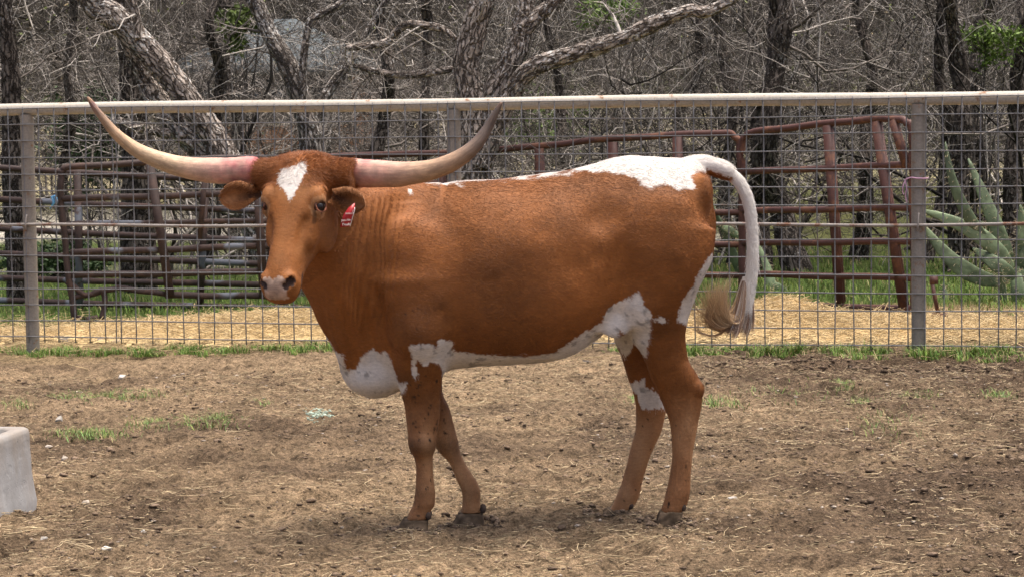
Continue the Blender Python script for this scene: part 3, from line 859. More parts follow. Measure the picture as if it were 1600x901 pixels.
tree('thick oak with forked lichen spotted trunks rising behind the horn at centre', 19.0,
     [('trunk', [(738, 470, 74, 0), (738, 330, 66, 0), (738, 230, 60, 0), (738, 175, 60, 0), (732, 135, 42, 0), (729, 97, 37, 0), (740, 50, 39, 0), (756, -5, 36, 0)]),
      ('limb', [(752, 215, 34, -.02), (764, 165, 44, -.05), (792, 108, 34, -.08), (810, 70, 30, -.1), (818, 35, 29, -.1), (822, -5, 25, -.1)]),
      ('limb', [(817, 48, 24, -.12), (842, 22, 22, -.12), (874, -6, 20, -.12)]),
      ('limb', [(752, 260, 30, -.12), (770, 205, 32, -.14), (792, 158, 30, -.2), (814, 124, 27, -.25), (840, 102, 26, -.28), (885, 88, 24, -.3), (930, 74, 25, -.35), (975, 60, 22, -.4), (1020, 38, 23, -.42), (1075, 18, 19, -.45), (1122, 11, 15, -.45)]),
      ('branch', [(712, 108, 9, .05), (680, 113, 10, .1), (630, 118, 11, .15), (590, 112, 10, .2), (552, 103, 8, .2)]),
      ('branch', [(712, 62, 7, .05), (690, 45, 10, .1), (640, 38, 12, .15), (622, 48, 14, .2), (606, 66, 14, .22), (570, 72, 12, .25), (540, 76, 8, .25)])],
     M['oak'], 4, 0.8, 0.03, 1, pale=0.5)
tree('big leaning oak with two scaly trunks slanting up to the upper left', 19.3,
     [('trunk', [(455, 480, 62, 0), (412, 370, 54, 0), (372, 290, 46, 0), (335, 215, 38, 0), (300, 165, 37, 0), (262, 115, 37, 0), (222, 70, 36, 0), (180, 28, 37, 0), (140, -8, 36, 0)]),
      ('limb', [(408, 365, 44, .05), (352, 262, 46, .1), (290, 205, 44, .15), (252, 165, 38, .2), (228, 115, 34, .25), (208, 60, 36, .25), (190, -6, 32, .25)]),
      ('branch', [(215, 60, 12, -.1), (214, 30, 11, -.1), (206, -6, 10, -.1)]),
      ('branch', [(262, 210, 16, 0), (232, 203, 14, -.1), (205, 198, 14, -.1), (185, 186, 8, -.15)])],
     M['oak'], 4, 0.8, 0.03, 2, pale=0.5)
tree('pale lichen crusted tree leaning left just above the animal head', 20.0,
     [('trunk', [(500, 480, 44, 0), (492, 300, 40, 0), (487, 220, 37, 0), (470, 155, 30, 0), (448, 100, 30, 0), (425, 60, 27, 0), (402, 10, 24, 0), (395, -8, 24, 0)]),
      ('limb', [(490, 190, 22, .05), (515, 140, 16, .1), (540, 105, 15, .1), (556, 80, 12, .15), (580, 40, 9, .2), (600, 5, 8, .2), (606, -8, 8, .2)]),
      ('limb', [(474, 160, 12, -.1), (474, 100, 11, -.1), (480, 50, 11, -.1), (488, 30, 12, -.1), (520, 12, 11, -.1), (545, -6, 10, -.1)])],
     M['oak_pale'], 4, 0.8, 0.02, 3, pale=0.5)
tree('dark straight tree trunk at the far left edge', 19.5,
     [('trunk', [(30, 490, 34, 0), (25, 350, 36, 0), (20, 220, 32, 0), (17, 120, 27, 0), (10, 40, 24, 0), (5, -6, 22, 0)])], M['oak_dark'], 12, 1.0, 0.02, 4)
tree('broad rough dark trunk standing behind the leaning rusty panel', 20.3,
     [('trunk', [(216, 490, 58, 0), (217, 400, 54, 0), (215, 300, 50, 0), (212, 220, 46, 0), (205, 150, 34, 0), (200, 80, 26, 0), (198, -6, 20, 0)])], M['oak_dark'], 9, 0.9, 0.03, 5)
specs = [  # px base, px top, width, Y, label
    (322, 318, 22, 22.5, 'slim dark tree between the slanting trunks and the rusty panel rails'),
    (378, 372, 20, 24.0, 'thin dark tree seen over the left ear'),
    (568, 578, 25, 21.5, 'dark trunk right of the forehead tuft below the top rail'),
    (655, 640, 20, 23.5, 'slender trunk between the forked oak and the head'),
    (690, 700, 26, 24.5, 'dark trunk just left of the middle fence post'),
    (1196, 1188, 30, 21.0, 'grey brown trunk above the curved tail'),
    (1248, 1240, 38, 20.5, 'wide shaggy trunk behind the red gate panel'),
    (1332, 1340, 24, 22.0, 'narrow trunk behind the middle of the red gate panel'),
    (1436, 1434, 19, 21.5, 'dark upright trunk directly above the right fence post'),
    (1478, 1490, 34, 20.5, 'dark trunk behind the tallest cactus pads'),
    (1522, 1516, 22, 23.0, 'slim trunk below the bright green bush'),
    (1588, 1600, 30, 21.5, 'trunk at the right edge of the picture behind the cactus'),
    (905, 890, 16, 24.0, 'thin sapling above the middle of the back'),
    (1030, 1045, 18, 24.5, 'thin sapling under the broken oak limb'),
    (1128, 1118, 20, 23.0, 'slim trunk above the tail head'),
    (110, 96, 18, 23.0, 'thin tree right of the left fence post'),
]
for i, (b, tp, wd, Y, lab) in enumerate(specs):
    rr = random.Random(100 + i)
    lean = rr.gauss(0, 26); bow = rr.gauss(0, 16)
    pts = [(b + (tp - b + lean) * s + bow * sin(s * pi) + rr.gauss(0, 7), 480 - 490 * s, wd * (1.15 - 0.5 * s) * rr.uniform(.8, 1.15), rr.gauss(0, .1)) for s in (0.0, 0.15, 0.3, 0.45, 0.6, 0.75, 0.9, 1.0)]
    tree(lab, Y, [('trunk', pts)], M['oak_dark'], 9, 1.1, 0.015, 20 + i, pale=0.14)

# leaf clumps
def leafy(name, label, cx, cy, rx, ry, Y, n, base, lsz=0.035, stemto=None, cat='bush'):
    c = W(cx, cy, Y); sx = rx * Y / FPX; sz = ry * Y / FPX
    t = thing(name, label, cat, (c[0], c[1], float(gz(c[0], c[1]))))
    nc = max(6, n // 60); ctr = RNG.normal(0, 0.45, (nc, 3)) * np.array([sx, sx, sz])
    k = RNG.integers(0, nc, n); p = c + ctr[k] + RNG.normal(0, 0.2, (n, 3)) * np.array([sx, sx, sz])
    a = RNG.normal(0, 1, (n, 3)); a /= np.linalg.norm(a, axis=1)[:, None]; b = np.cross(a, RNG.normal(0, 1, (n, 3))); b /= np.linalg.norm(b, axis=1)[:, None]
    s = lsz * RNG.uniform(0.6, 1.3, n)[:, None]
    V = np.stack([p - a * s, p + b * s * 0.4, p + a * s, p - b * s * 0.4], 1).reshape(-1, 3)
    mb = MB(); mb.add(V, np.arange(4 * n).reshape(-1, 4), np.repeat(np.array(base) * RNG.uniform(0.5, 1.4, n)[:, None], 4, 0)); mb.build('foliage', M['leaf'], t, False)
    out = []
    rr = random.Random(int(cx))
    for j in range(9):
        e = c + ctr[j % nc]; s0 = np.array([c[0] + rr.gauss(0, .08), c[1] + rr.gauss(0, .08), float(gz(c[0], c[1]))])
        if stemto is not None: s0 = W(stemto[0], stemto[1], Y + 0.1)
        pts = [s0 + (e - s0) * u + np.array([rr.gauss(0, .05), rr.gauss(0, .05), 0]) * u for u in np.linspace(0, 1, KP)]
        out.append((pts, list(np.linspace(0.012, 0.003, KP)), 1))
    mb = MB(); emit(mb, out, lambda n, lv: twigcol(n)); mb.build('stem', M['twig'], t)
leafy('leafy_bush', 'bright yellow green leafy clump high at the right edge', 1545, 62, 52, 34, 20.8, 1300, (0.12, 0.19, 0.03), 0.026, cat='bush')
leafy('evergreen_bush', 'dark evergreen bush behind the left horn tip', 150, 215, 50, 75, 24.0, 2200, (0.045, 0.085, 0.025), 0.04, cat='bush')
leafy('evergreen_bush', 'small olive green bush left of the leaning pale tree', 372, 42, 34, 34, 22.5, 900, (0.10, 0.14, 0.03), 0.035, cat='bush')
leafy('evergreen_bush', 'low dark green bush behind the lower rails of the left panels', 95, 405, 60, 40, 22.0, 1600, (0.05, 0.085, 0.03), 0.035, cat='bush')
leafy('evergreen_bush', 'thin leafed green shrub behind the middle of the fence', 860, 200, 80, 60, 27.0, 1500, (0.10, 0.15, 0.03), 0.035, cat='bush')
leafy('evergreen_bush', 'fresh green shrub above the broken oak limb', 960, 20, 50, 22, 28.0, 900, (0.12, 0.19, 0.03), 0.035, cat='bush')

# bare thicket: reads as one mass
variants = []
for v_ in range(16):
    rr = random.Random(500 + v_); out = []
    for s in range(rr.randint(4, 6)):
        d = np.array([rr.gauss(0, .75), rr.gauss(0, .75), 1.0])
        grow(out, (rr.gauss(0, .15), rr.gauss(0, .15), -0.1), d, rr.uniform(1.5, 3.2), rr.uniform(.010, .026), 3 if s < 3 else 2, 0.3, 0.04, (4, 7), rr)
    variants.append(out)
def thicket(name, label, spots, base, lo, hi, pale, minr=0.0):
    mb = MB()
    for (x, y, s, a, v_) in spots:
        ca, sa = cos(a) * s, sin(a) * s; rot = np.array([[ca, -sa, 0], [sa, ca, 0], [0, 0, s]])
        off = np.array([x, y, float(gz(x, y))])
        by = {}
        for o in variants[v_]: by.setdefault(o[2], []).append(o)
        for lv, lst in by.items():
            P = np.array([o[0] for o in lst]) @ rot.T + off; Rr = np.maximum(np.array([o[1] for o in lst]) * s, minr)
            tubes(mb, P, Rr, 3, twigcol(len(lst), lv, base, lo, hi, pale))
    return tag(mb.build(name, M['twig']), label, None, None, 'stuff')
rr = random.Random(77); sp = []
for k in range(104):
    y = 20.5 + 13.0 * rr.random(); x = rr.uniform(-1.75, 1.75) * y * 0.205
    dens = 1.0 if x > 0.3 else 0.62
    if rr.random() > dens and y < 30: continue
    sp.append((x, y, rr.uniform(0.75, 1.25), rr.uniform(0, 6.28), rr.randrange(16)))
thicket('thicket', 'dense tangle of bare grey twigs and saplings beyond the panels', sp, (0.130, 0.113, 0.097), 0.2, 1.7, 0.2, 0.0019)
sp = []
for k in range(140):
    y = 42 + 55 * rr.random() ** 1.2; x = rr.uniform(-1.8, 1.8) * y * 0.205
    sp.append((x, y, rr.uniform(1.3, 2.4), rr.uniform(0, 6.28), rr.randrange(16)))
thicket('distant_wood', 'far leafless woodland closing off the view', sp, (0.080, 0.070, 0.058), 0.3, 1.6, 0.07, 0.006)
# leaf haze: first spring leaves and dead leaves hanging in the wood
mb = MB(); n = 9000
y = RNG.uniform(24, 60, n); x = RNG.uniform(-1.08, 1.08, n) * y * 0.205; z = 0.2 + RNG.random(n) * (1.5 + y * 0.06) + gz(x, y)
q = np.stack([x * 0.55, y * 0.25, z * 0.8], 1); k = fbm(q, 2, 111) > RNG.uniform(-0.2, 0.9, n); p = np.stack([x, y, z], 1)[k]; n = len(p)
a = RNG.normal(0, 1, (n, 3)); a /= np.linalg.norm(a, axis=1)[:, None]; b = np.cross(a, RNG.normal(0, 1, (n, 3))); b /= np.linalg.norm(b, axis=1)[:, None]
s = RNG.uniform(0.015, 0.035, n)[:, None] * (p[:, 1:2] / 30)
cc = np.where(RNG.random(n)[:, None] < 0.55, np.array([0.16, 0.19, 0.05]), np.array([0.25, 0.19, 0.10])) * RNG.uniform(.5, 1.3, n)[:, None]
mb.add(np.stack([p - a * s, p + b * s * .5, p + a * s, p - b * s * .5], 1).reshape(-1, 3), np.arange(4 * n).reshape(-1, 4), np.repeat(cc, 4, 0))
tag(mb.build('scattered_leaves', M['leaf'], None, False), 'sparse first green and dead tan leaves hanging in the thicket', None, None, 'stuff')

# far brick house seen in scraps through the branches
def house():
    Y = 40.0
    a = W(285, 100, Y); b = W(560, 100, Y)
    x0, x1 = a[0], b[0]; g = float(gz(0, Y)); zt = W(450, 106, Y)[2]; zr = W(450, 52, Y)[2]
    t = thing('brick_house', 'orange brick house with blue grey roof glimpsed through branches above the head', 'house', ((x0 + x1) / 2, Y, g))
    mb = MB(); box(mb, ((x0 + x1) / 2, Y + 2.5, (zt + g - 0.3) / 2), (x1 - x0, 5.0, zt - g + 0.3)); mb.build('wall', mat_plain('brick', (0.42, 0.21, 0.11), 0.9, 0.2, 9, 0.4), t, False)
    mb = MB(); e = 0.35
    V = [(x0 - e, Y - e, zt), (x1 + e, Y - e, zt), (x1 + e, Y + 5 + e, zt), (x0 - e, Y + 5 + e, zt), (x0 + 1.2, Y + 2.5, zr + .3), (x1 - 1.2, Y + 2.5, zr + .3),
         (x0 - e, Y - e, zt - .12), (x1 + e, Y - e, zt - .12), (x1 + e, Y + 5 + e, zt - .12), (x0 - e, Y + 5 + e, zt - .12)]
    mb.add(V, [[0, 1, 5, 4], [1, 2, 5], [2, 3, 4, 5], [3, 0, 4], [6, 7, 1, 0], [7, 8, 2, 1], [8, 9, 3, 2], [9, 6, 0, 3], [9, 8, 7, 6]])
    mb.build('roof', mat_plain('roofing', (0.085, 0.10, 0.105), 0.8, 0.3, 5, 0.25), t, False)
    for k in range(3):
        cx = x0 + (x1 - x0) * (0.2 + 0.3 * k)
        mb = MB(); box(mb, (cx, Y - 0.02, g + 1.25), (0.9, 0.06, 0.9)); wo = mb.build('window', mat_plain('window_frame', (0.6, 0.58, 0.54)), t, False)
        mb = MB(); box(mb, (cx, Y - 0.055, g + 1.25), (0.78, 0.02, 0.78)); mb.build('pane', mat_plain('window_glass', (0.05, 0.06, 0.07), 0.1, 0.5), wo, False)
house()

# ------------------------------------------------------------------ prickly pear
M['cactus'] = mat_col('cactus_skin', 0.55, 22, 0.35, 0.006, spec=0.3)
M['spine'] = mat_plain('cactus_spine', (0.50, 0.42, 0.26), 0.6)
def cactus(label, Y, pads, base, seed):
    rr = np.random.default_rng(seed)
    b0 = W(base[0], base[1], Y); t = thing('prickly_pear', label, 'cactus', (b0[0], b0[1], float(gz(b0[0], b0[1]))), 'long padded cacti behind the fence')
    for (x0_, y0_, xm_, ym_, x1_, y1_, wpx, dY) in pads:
        A = W(x0_, y0_, Y + dY); Mi = W(xm_, ym_, Y + dY - 0.04); B = W(x1_, y1_, Y + dY + rr.normal(0, .08))
        ax = B - A; ln = np.linalg.norm(ax); ax /= ln
        face = np.array([rr.normal(0, .35), -1.0, rr.normal(0.15, .3)]); sd = np.cross(ax, face); sd /= np.linalg.norm(sd); nn = np.cross(sd, ax)
        u = np.linspace(0, 1, 22); hw = 0.95 * wpx / 2 * Y / FPX * np.interp(u, [0, .06, .2, .45, .75, .93, 1], [.45, .6, .85, 1.0, .72, .36, .1])
        th = 0.006 + 0.006 * np.sin(pi * u); ph = np.arange(16) / 16 * 2 * pi
        ctl = 2 * Mi - (A + B) / 2
        C = A * ((1 - u) ** 2)[:, None] + ctl * (2 * u * (1 - u))[:, None] + B * (u ** 2)[:, None]
        V = C[:, None] + sd * (hw[:, None] * np.cos(ph))[..., None] + nn * (th[:, None] * np.sin(ph))[..., None]
        V = V.reshape(-1, 3); V += 0.004 * fbm(V * 14, 2, seed)[:, None] * nn
        i = np.arange(22 * 16).reshape(22, 16); nx = np.roll(i, -1, 1)
        F = np.stack([i[:-1], nx[:-1], nx[1:], i[1:]], -1).reshape(-1, 4)
        col = np.array([0.155, 0.205, 0.11]) * rr.uniform(0.7, 1.3) * (1 + 0.35 * fbm(V * 20, 2, seed + 1))[:, None]
        mb = MB(); mb.add(V, F, col); mb.l.append(i[0][::-1].copy()); mb.s.append(np.array([16])); mb.l.append(i[-1].copy()); mb.s.append(np.array([16])); po = mb.build('pad', M['cactus'], t)
        m_ = 90; k = rr.integers(1, 21, m_); e = rr.random(m_) < 0.6; sg = np.sign(rr.normal(0, 1, m_))
        p = C[k] + sd * (np.where(e, sg * hw[k], rr.uniform(-.8, .8, m_) * hw[k]))[:, None] + nn * np.where(e, 0, th[k])[:, None]
        d = np.where(e[:, None], sd * sg[:, None], nn) + rr.normal(0, .4, (m_, 3)); d /= np.linalg.norm(d, axis=1)[:, None]
        mb = MB(); tubes(mb, np.stack([p, p + d * rr.uniform(.02, .04, m_)[:, None]], 1), np.tile([0.0018, 0.0007], (m_, 1)), 3); so = mb.build('spines', M['spine'], po); so['kind'] = 'stuff'
cactus('tall prickly pear with long blue green pads right of the right fence post', 17.6,
       [(1592, 492, 1590, 450, 1585, 405, 28, 0), (1582, 420, 1530, 368, 1440, 328, 28, -.05), (1574, 442, 1502, 418, 1442, 350, 30, .1), (1580, 408, 1553, 345, 1513, 248, 26, .05),
        (1574, 408, 1506, 325, 1477, 222, 20, -.05), (1586, 434, 1556, 412, 1520, 388, 26, -.1), (1590, 420, 1598, 370, 1594, 320, 24, .1), (1568, 490, 1567, 460, 1565, 422, 15, -.1),
        (1590, 430, 1612, 390, 1645, 330, 34, .1), (1592, 442, 1620, 425, 1660, 405, 34, 0), (1480, 488, 1478, 470, 1474, 442, 13, .2), (1580, 412, 1560, 380, 1530, 345, 24, .12)], (1590, 490), 3)
cactus('smaller prickly pear half hidden behind the hanging tail', 18.9,
       [(1182, 480, 1152, 412, 1116, 325, 18, 0), (1126, 352, 1142, 362, 1162, 374, 15, -.05), (1122, 355, 1110, 322, 1098, 285, 14, 0), (1192, 480, 1206, 450, 1180, 372, 20, .1), (1208, 444, 1222, 458, 1240, 476, 22, -.05), (1180, 482, 1155, 474, 1122, 470, 22, .1)], (1185, 480), 5)


# ================================================================== THE LONGHORN
VOX = 0.0062
LO = np.array([W(395, 300, 8.3)[0] - 0.04, 8.02, -0.012]); HI = np.array([W(1125, 300, 8.75)[0] + 0.05, 9.08, 1.36])
ax_ = [np.arange(LO[k], HI[k], VOX) for k in range(3)]
FIELD = np.full([len(a) for a in ax_], 0.2, np.float32)

def sl(lo, hi):
    r = []
    for k in range(3):
        a = max(0, int((lo[k] - LO[k]) / VOX)); b = min(len(ax_[k]), int((hi[k] - LO[k]) / VOX) + 2); r.append(slice(a, b))
    return tuple(r)
def grid(s):
    return np.meshgrid(ax_[0][s[0]].astype(np.float32), ax_[1][s[1]].astype(np.float32), ax_[2][s[2]].astype(np.float32), indexing='ij', sparse=True)
def smin(a, b, k):
    h = np.clip(0.5 + 0.5 * (b - a) / k, 0, 1); return b * (1 - h) + a * h - k * h * (1 - h)
def union(s, d, k): FIELD[s] = smin(FIELD[s], d.astype(np.float32), k)
def carve(s, d, k): FIELD[s] = -smin(-FIELD[s], d.astype(np.float32), k)     # d: sdf of the cutter, removes it

def ellipsoid_d(s, c, r, rot=None):
    x, y, z = grid(s); x, y, z = x - c[0], y - c[1], z - c[2]
    if rot is not None:
        x, y, z = (x * rot[0][k] + y * rot[1][k] + z * rot[2][k] for k in range(3))
    q = np.sqrt((x / r[0]) ** 2 + (y / r[1]) ** 2 + (z / r[2]) ** 2)
    g = np.sqrt((x / r[0] ** 2) ** 2 + (y / r[1] ** 2) ** 2 + (z / r[2] ** 2) ** 2) + 1e-6
    return q * (q - 1) / g
def ell(c, r, k=0.03, rot=None, cut=False, pad=0.06):
    m_ = max(r) + pad; c = np.asarray(c, float); s = sl(c - m_, c + m_); d = ellipsoid_d(s, c, r, rot)
    carve(s, -d * 0 + d * -1.0, k) if False else (union(s, d, k) if not cut else FIELD.__setitem__(s, -smin(-FIELD[s], d.astype(np.float32), k)))

MIDY = lambda x: 8.64 + 0.10 * np.clip((x + 0.5) / 1.2, -0.3, 1.1)      # body axis swings slightly away
def mid_at(px): return float(MIDY((px - 800) * 8.7 / FPX))

# --- trunk: stations (px x, top y, bottom y, half width)
ST = [(526, 500, 552, .03), (531, 455, 570, .06), (540, 415, 588, .085), (556, 355, 604, .115), (582, 305, 616, .15), (610, 295, 613, .178), (640, 292, 601, .200), (670, 289, 589, .218),
      (705, 285.5, 577, .238), (750, 281.5, 571, .262), (800, 276.5, 568, .275), (850, 270.5, 564, .278), (890, 264, 553, .268), (925, 256, 533, .254), (955, 248.5, 514, .245), (985, 244.5, 508, .243),
      (1015, 246, 512, .238), (1045, 247, 516, .225), (1065, 247.5, 505, .205), (1080, 249, 478, .18), (1093, 255, 447, .15), (1103, 268, 424, .115), (1110, 292, 402, .08), (1115, 325, 378, .04)]
sx_, st_, sb_, sw_ = [], [], [], []
for (px, a, b, w_) in ST:
    y_ = mid_at(px); A = W(px, a, y_); B = W(px, b, y_)
    sx_.append((A[0] + B[0]) / 2); st_.append(A[2]); sb_.append(B[2]); sw_.append(w_)
s = sl(LO, HI); gxx, gyy, gzz = grid(s)
xs = ax_[0]
top = hermite(sx_, st_, xs)[:, None, None]; bot = hermite(sx_, sb_, xs)[:, None, None]; wid = hermite(sx_, sw_, xs)[:, None, None]
my = MIDY(xs)[:, None, None]
zc = (top + bot) / 2; hh = (top - bot) / 2
v = (gzz - zc) / hh; vv = np.clip(v, -1.2, 1.2)
front = 1 - sstep(xs, sx_[6], sx_[9])[:, None, None]; rear = sstep(xs, sx_[13], sx_[15])[:, None, None]
prof = 1 - 0.20 * np.clip(vv, 0, 1.2) ** 2 - front * (0.34 * np.clip(-vv + 0.15, 0, 1.3) ** 2 / 1.3 + 0.20 * np.clip(vv - 0.0, 0, 1.1) ** 1.6) + 0.06 * (1 - front) * (1 - rear) * np.clip(-vv, 0, .6) - rear * 0.25 * np.clip(-vv, 0, 1.2)
u = (gyy - my) / (wid * prof)
n_ = 2.35
rr_ = (np.abs(u) ** n_ + np.abs(v) ** n_) ** (1 / n_)
d = (rr_ - 1) * np.minimum(hh, wid)
ex = np.maximum(np.maximum(sx_[0] - xs, xs - sx_[-1]), 0)[:, None, None]
FIELD[:] = np.where(ex > 0, np.sqrt(np.maximum(d, 0) ** 2 + ex ** 2), d).astype(np.float32)
del d, rr_, u, v, vv, prof

# --- neck
NT = [(500, 258, 8.47), (530, 276, 8.48), (560, 288, 8.50), (600, 293.5, 8.54), (645, 291.5, 8.59), (690, 287, 8.63)]
NB = [(462, 440, 8.45), (474, 458, 8.46), (486, 478, 8.48), (498, 503, 8.51), (514, 533, 8.55), (540, 572, 8.60), (575, 600, 8.63)]
nd = np.array([0.32, 0, 0.947]); ud = np.array([0.947, 0, -0.32])
T3 = np.array([W(*p) for p in NT]); B3 = np.array([W(*p) for p in NB])
lo_ = np.array([T3[:, 0].min() - .25, 8.1, 0.45]); hi_ = np.array([B3[:, 0].max() + .25, 9.0, 1.36]); s = sl(lo_, hi_); x, y, z = grid(s)
S = x * ud[0] + z * ud[2]; V_ = x * nd[0] + z * nd[2]
sT, vT = T3 @ ud, T3 @ nd; sB, vB = B3 @ ud, B3 @ nd
smin_, smax_ = max(sT.min(), sB.min()) , min(sT.max(), sB.max())
Sc = np.clip(S, smin_, smax_)
tp = hermite(sT, vT, Sc); bt = hermite(sB, vB, Sc); yc = hermite(sT, T3[:, 1], Sc)
frac = (Sc - smin_) / (smax_ - smin_); tap = 1 - 0.5 * sstep(frac, .5, 1.0)
wN = (0.098 + 0.085 * frac) * tap
vc = (tp + bt) / 2; hN = (tp - bt) / 2 * (1 - 0.35 * sstep(frac, .6, 1.0)); vn = (V_ - vc) / hN
pr = 1 - 0.42 * sstep(-vn, -0.1, 1.1) - 0.15 * np.clip(vn, 0, 1)
r2 = (np.abs((y - yc) / (wN * pr)) ** 2.2 + np.abs(vn) ** 2.2) ** (1 / 2.2)
dN = (r2 - 1) * np.minimum(hN, wN); exN = np.maximum(np.maximum(smin_ - S, S - smax_), 0)
union(s, np.where(exN > 0, np.sqrt(np.maximum(dN, 0) ** 2 + exN ** 2), dN), 0.09)

# --- legs: (py, px left, px right, half width in depth), depth track
def leg(rows, Ytop, Ybot, k=0.05):
    rows = sorted(rows); y0, y1 = rows[0][0], rows[-1][0]
    zz, xl, xr, wy, yc = [], [], [], [], []
    for (py, a, b, w_) in rows:
        Yd = Ytop + (Ybot - Ytop) * sstep(py, y0, y1 * 0.5 + y0 * 0.5)
        A = W(a, py, Yd); B = W(b, py, Yd); zz.append((A[2] + B[2]) / 2); xl.append(A[0]); xr.append(B[0]); wy.append(w_); yc.append(Yd)
    lo = np.array([min(xl) - .12, min(yc) - .25, -0.02]); hi = np.array([max(xr) + .12, max(yc) + .25, max(zz) + .1]); s = sl(lo, hi); x, y, z = grid(s)
    zz = np.array(zz); zf = np.clip(z, zz.min(), zz.max())
    XL = hermite(zz, xl, zf); XR = hermite(zz, xr, zf); WY = hermite(zz, wy, zf); YC = hermite(zz, yc, zf)
    a = (XR - XL) / 2; q = (np.abs((x - (XL + XR) / 2) / a) ** 2.2 + np.abs((y - YC) / WY) ** 2.2) ** (1 / 2.2)
    d = (q - 1) * np.minimum(a, WY); e = np.maximum(np.maximum(zz.min() - z, z - zz.max()), 0)
    union(s, np.where(e > 0, np.sqrt(np.maximum(d, 0) ** 2 + e ** 2), d), k)
    return zz, yc
LEGS = {
 'near_fore': ([(440, 600, 690, .055), (480, 606, 702, .075), (520, 612, 704, .085), (550, 617, 701, .080), (575, 620, 694, .072), (602, 625, 689, .064), (631, 633, 686.5, .057), (656, 636, 685, .053), (680, 638.5, 682.5, .049), (697, 641, 679, .048), (712, 646, 676.5, .041), (730, 649, 676.5, .034), (750, 649, 678.5, .033), (768, 648, 680.5, .038), (784, 646, 680, .039), (797, 641, 674, .034), (812, 634, 668, .036)], 8.475, 8.545),
 'far_fore': ([(480, 615, 690, .06), (560, 630, 690, .07), (608, 645, 690, .06), (640, 660, 702, .052), (668, 671, 710, .047), (692, 680, 716, .046), (706, 689, 721, .040), (727, 702, 731.5, .033), (750, 712, 745, .034), (768, 720, 752, .038), (784, 721.5, 751.5, .037), (800, 718, 753, .036)], 8.80, 8.735),
 'near_hind': ([(360, 1000, 1112, .06), (400, 985, 1109, .085), (440, 975, 1094, .098), (470, 973, 1083, .098), (500, 977, 1075, .094), (530, 985, 1071.5, .086), (560, 1005, 1075.5, .073), (588, 1016, 1090, .060), (611, 1029, 1097, .052), (632, 1038, 1095.5, .046), (666, 1048, 1089.5, .038), (702, 1050.5, 1084.5, .034), (742, 1046, 1080, .034), (768, 1041, 1078, .038), (785, 1037, 1073, .036), (798, 1033, 1067, .036)], 8.575, 8.665),
 'far_hind': ([(420, 975, 1080, .08), (480, 960, 1070, .095), (522, 958, 1050, .085), (558, 970, 1040, .070), (590, 980, 1036, .058), (612, 989, 1038, .052), (635, 993, 1040.5, .047), (671, 992, 1034, .039), (711, 983, 1016.5, .034), (751, 972, 1004.5, .035), (772, 964, 1000, .038), (786, 957, 994, .036), (797, 950, 985, .035)], 8.92, 8.845),
}
for nm, (rows, yt, yb) in LEGS.items(): leg(rows, yt, yb, 0.045)

# --- muscle and bone under the skin
def bp(px, py, side=-1, dy=0.0):
    """point near the flank surface at a pixel"""
    return px, py
def surf(px, py, Y): return W(px, py, Y)
ell(surf(645, 430, 8.485), (.10, .055, .18), .09)          # shoulder blade
ell(surf(655, 520, 8.45), (.085, .05, .07), .05)         # point of elbow mass
ell(surf(640, 440, 8.84), (.11, .06, .17), .06)
ell(surf(1040, 385, 8.55), (.13, .05, .16), .07)         # thigh
ell(surf(1000, 470, 8.56), (.06, .05, .09), .05)         # stifle
ell(surf(1100, 300, 8.62), (.03, .04, .06), .04)         # pin bone
ell(surf(945, 330, 8.452), (.05, .03, .055), .06, cut=True, pad=.08)   # hollow of the flank
ell(surf(585, 590, 8.60), (.075, .065, .055), .04)       # brisket
ell(surf(720, 440, 8.355), (.03, .02, .16), .04, cut=True, pad=.08)    # crease behind the shoulder
ell(surf(708, 500, 8.385), (.014, .022, .065), .035, cut=True, pad=.08)   # behind the elbow
ell(surf(968, 430, 8.455), (.02, .022, .09), .05, cut=True, pad=.08)    # front edge of the thigh
ell(surf(1060, 470, 8.455), (.014, .02, .08), .04, cut=True, pad=.08)   # hamstring groove
ell(surf(1092, 607, 8.64), (.014, .018, .02), .02)       # hock points
ell(surf(960, 512, 8.55), (.05, .012, .035), .03)        # flank fold
ell(surf(660, 694, 8.525), (.035, .045, .035), .03)      # knees
ell(surf(698, 696, 8.745), (.032, .04, .034), .03)

# --- head, in its own frame
POLL = W(468, 250, 8.27)
YAW, HP = radians(20), radians(60)
g_ = np.array([-sin(YAW), -cos(YAW), 0]); hL = np.array([cos(YAW), -sin(YAW), 0]); up = np.array([0, 0, 1.0])
hF = cos(HP) * g_ - sin(HP) * up; hN_ = sin(HP) * g_ + cos(HP) * up
HR = np.stack([hF, hL, hN_], 1)                       # columns: along face, to the animal's left, out of the forehead
def H(s_, l_, n_): return POLL + hF * s_ * 0.935 + hL * l_ + hN_ * n_
HK = 0.935
HS = [(-.045, .05, -.04, -.09), (-.02, .085, -.012, -.13), (.03, .100, .006, -.175), (.08, .104, .012, -.20), (.13, .105, .014, -.22), (.18, .099, .012, -.232), (.23, .088, .008, -.225),
      (.28, .072, .004, -.20), (.33, .0615, .000, -.172), (.38, .0575, -.002, -.148), (.42, .0600, -.003, -.138), (.455, .0640, -.006, -.132), (.485, .0615, -.014, -.124), (.505, .052, -.028, -.112), (.518, .034, -.048, -.098)]
c = H(.24, 0, -.1); s = sl(c - .42, c + .42); x, y, z = grid(s); x, y, z = x - POLL[0], y - POLL[1], z - POLL[2]
hs = x * hF[0] + y * hF[1] + z * hF[2]; hl = x * hL[0] + y * hL[1] + z * hL[2]; hn = x * hN_[0] + y * hN_[1] + z * hN_[2]
A_ = np.array(HS); A_[:, 0] *= HK; sc_ = np.clip(hs, A_[0, 0], A_[-1, 0])
wh = hermite(A_[:, 0], A_[:, 1], sc_); nf = hermite(A_[:, 0], A_[:, 2], sc_); nb = hermite(A_[:, 0], A_[:, 3], sc_)
nc = (nf + nb) / 2; hn2 = (nf - nb) / 2; vn = (hn - nc) / hn2
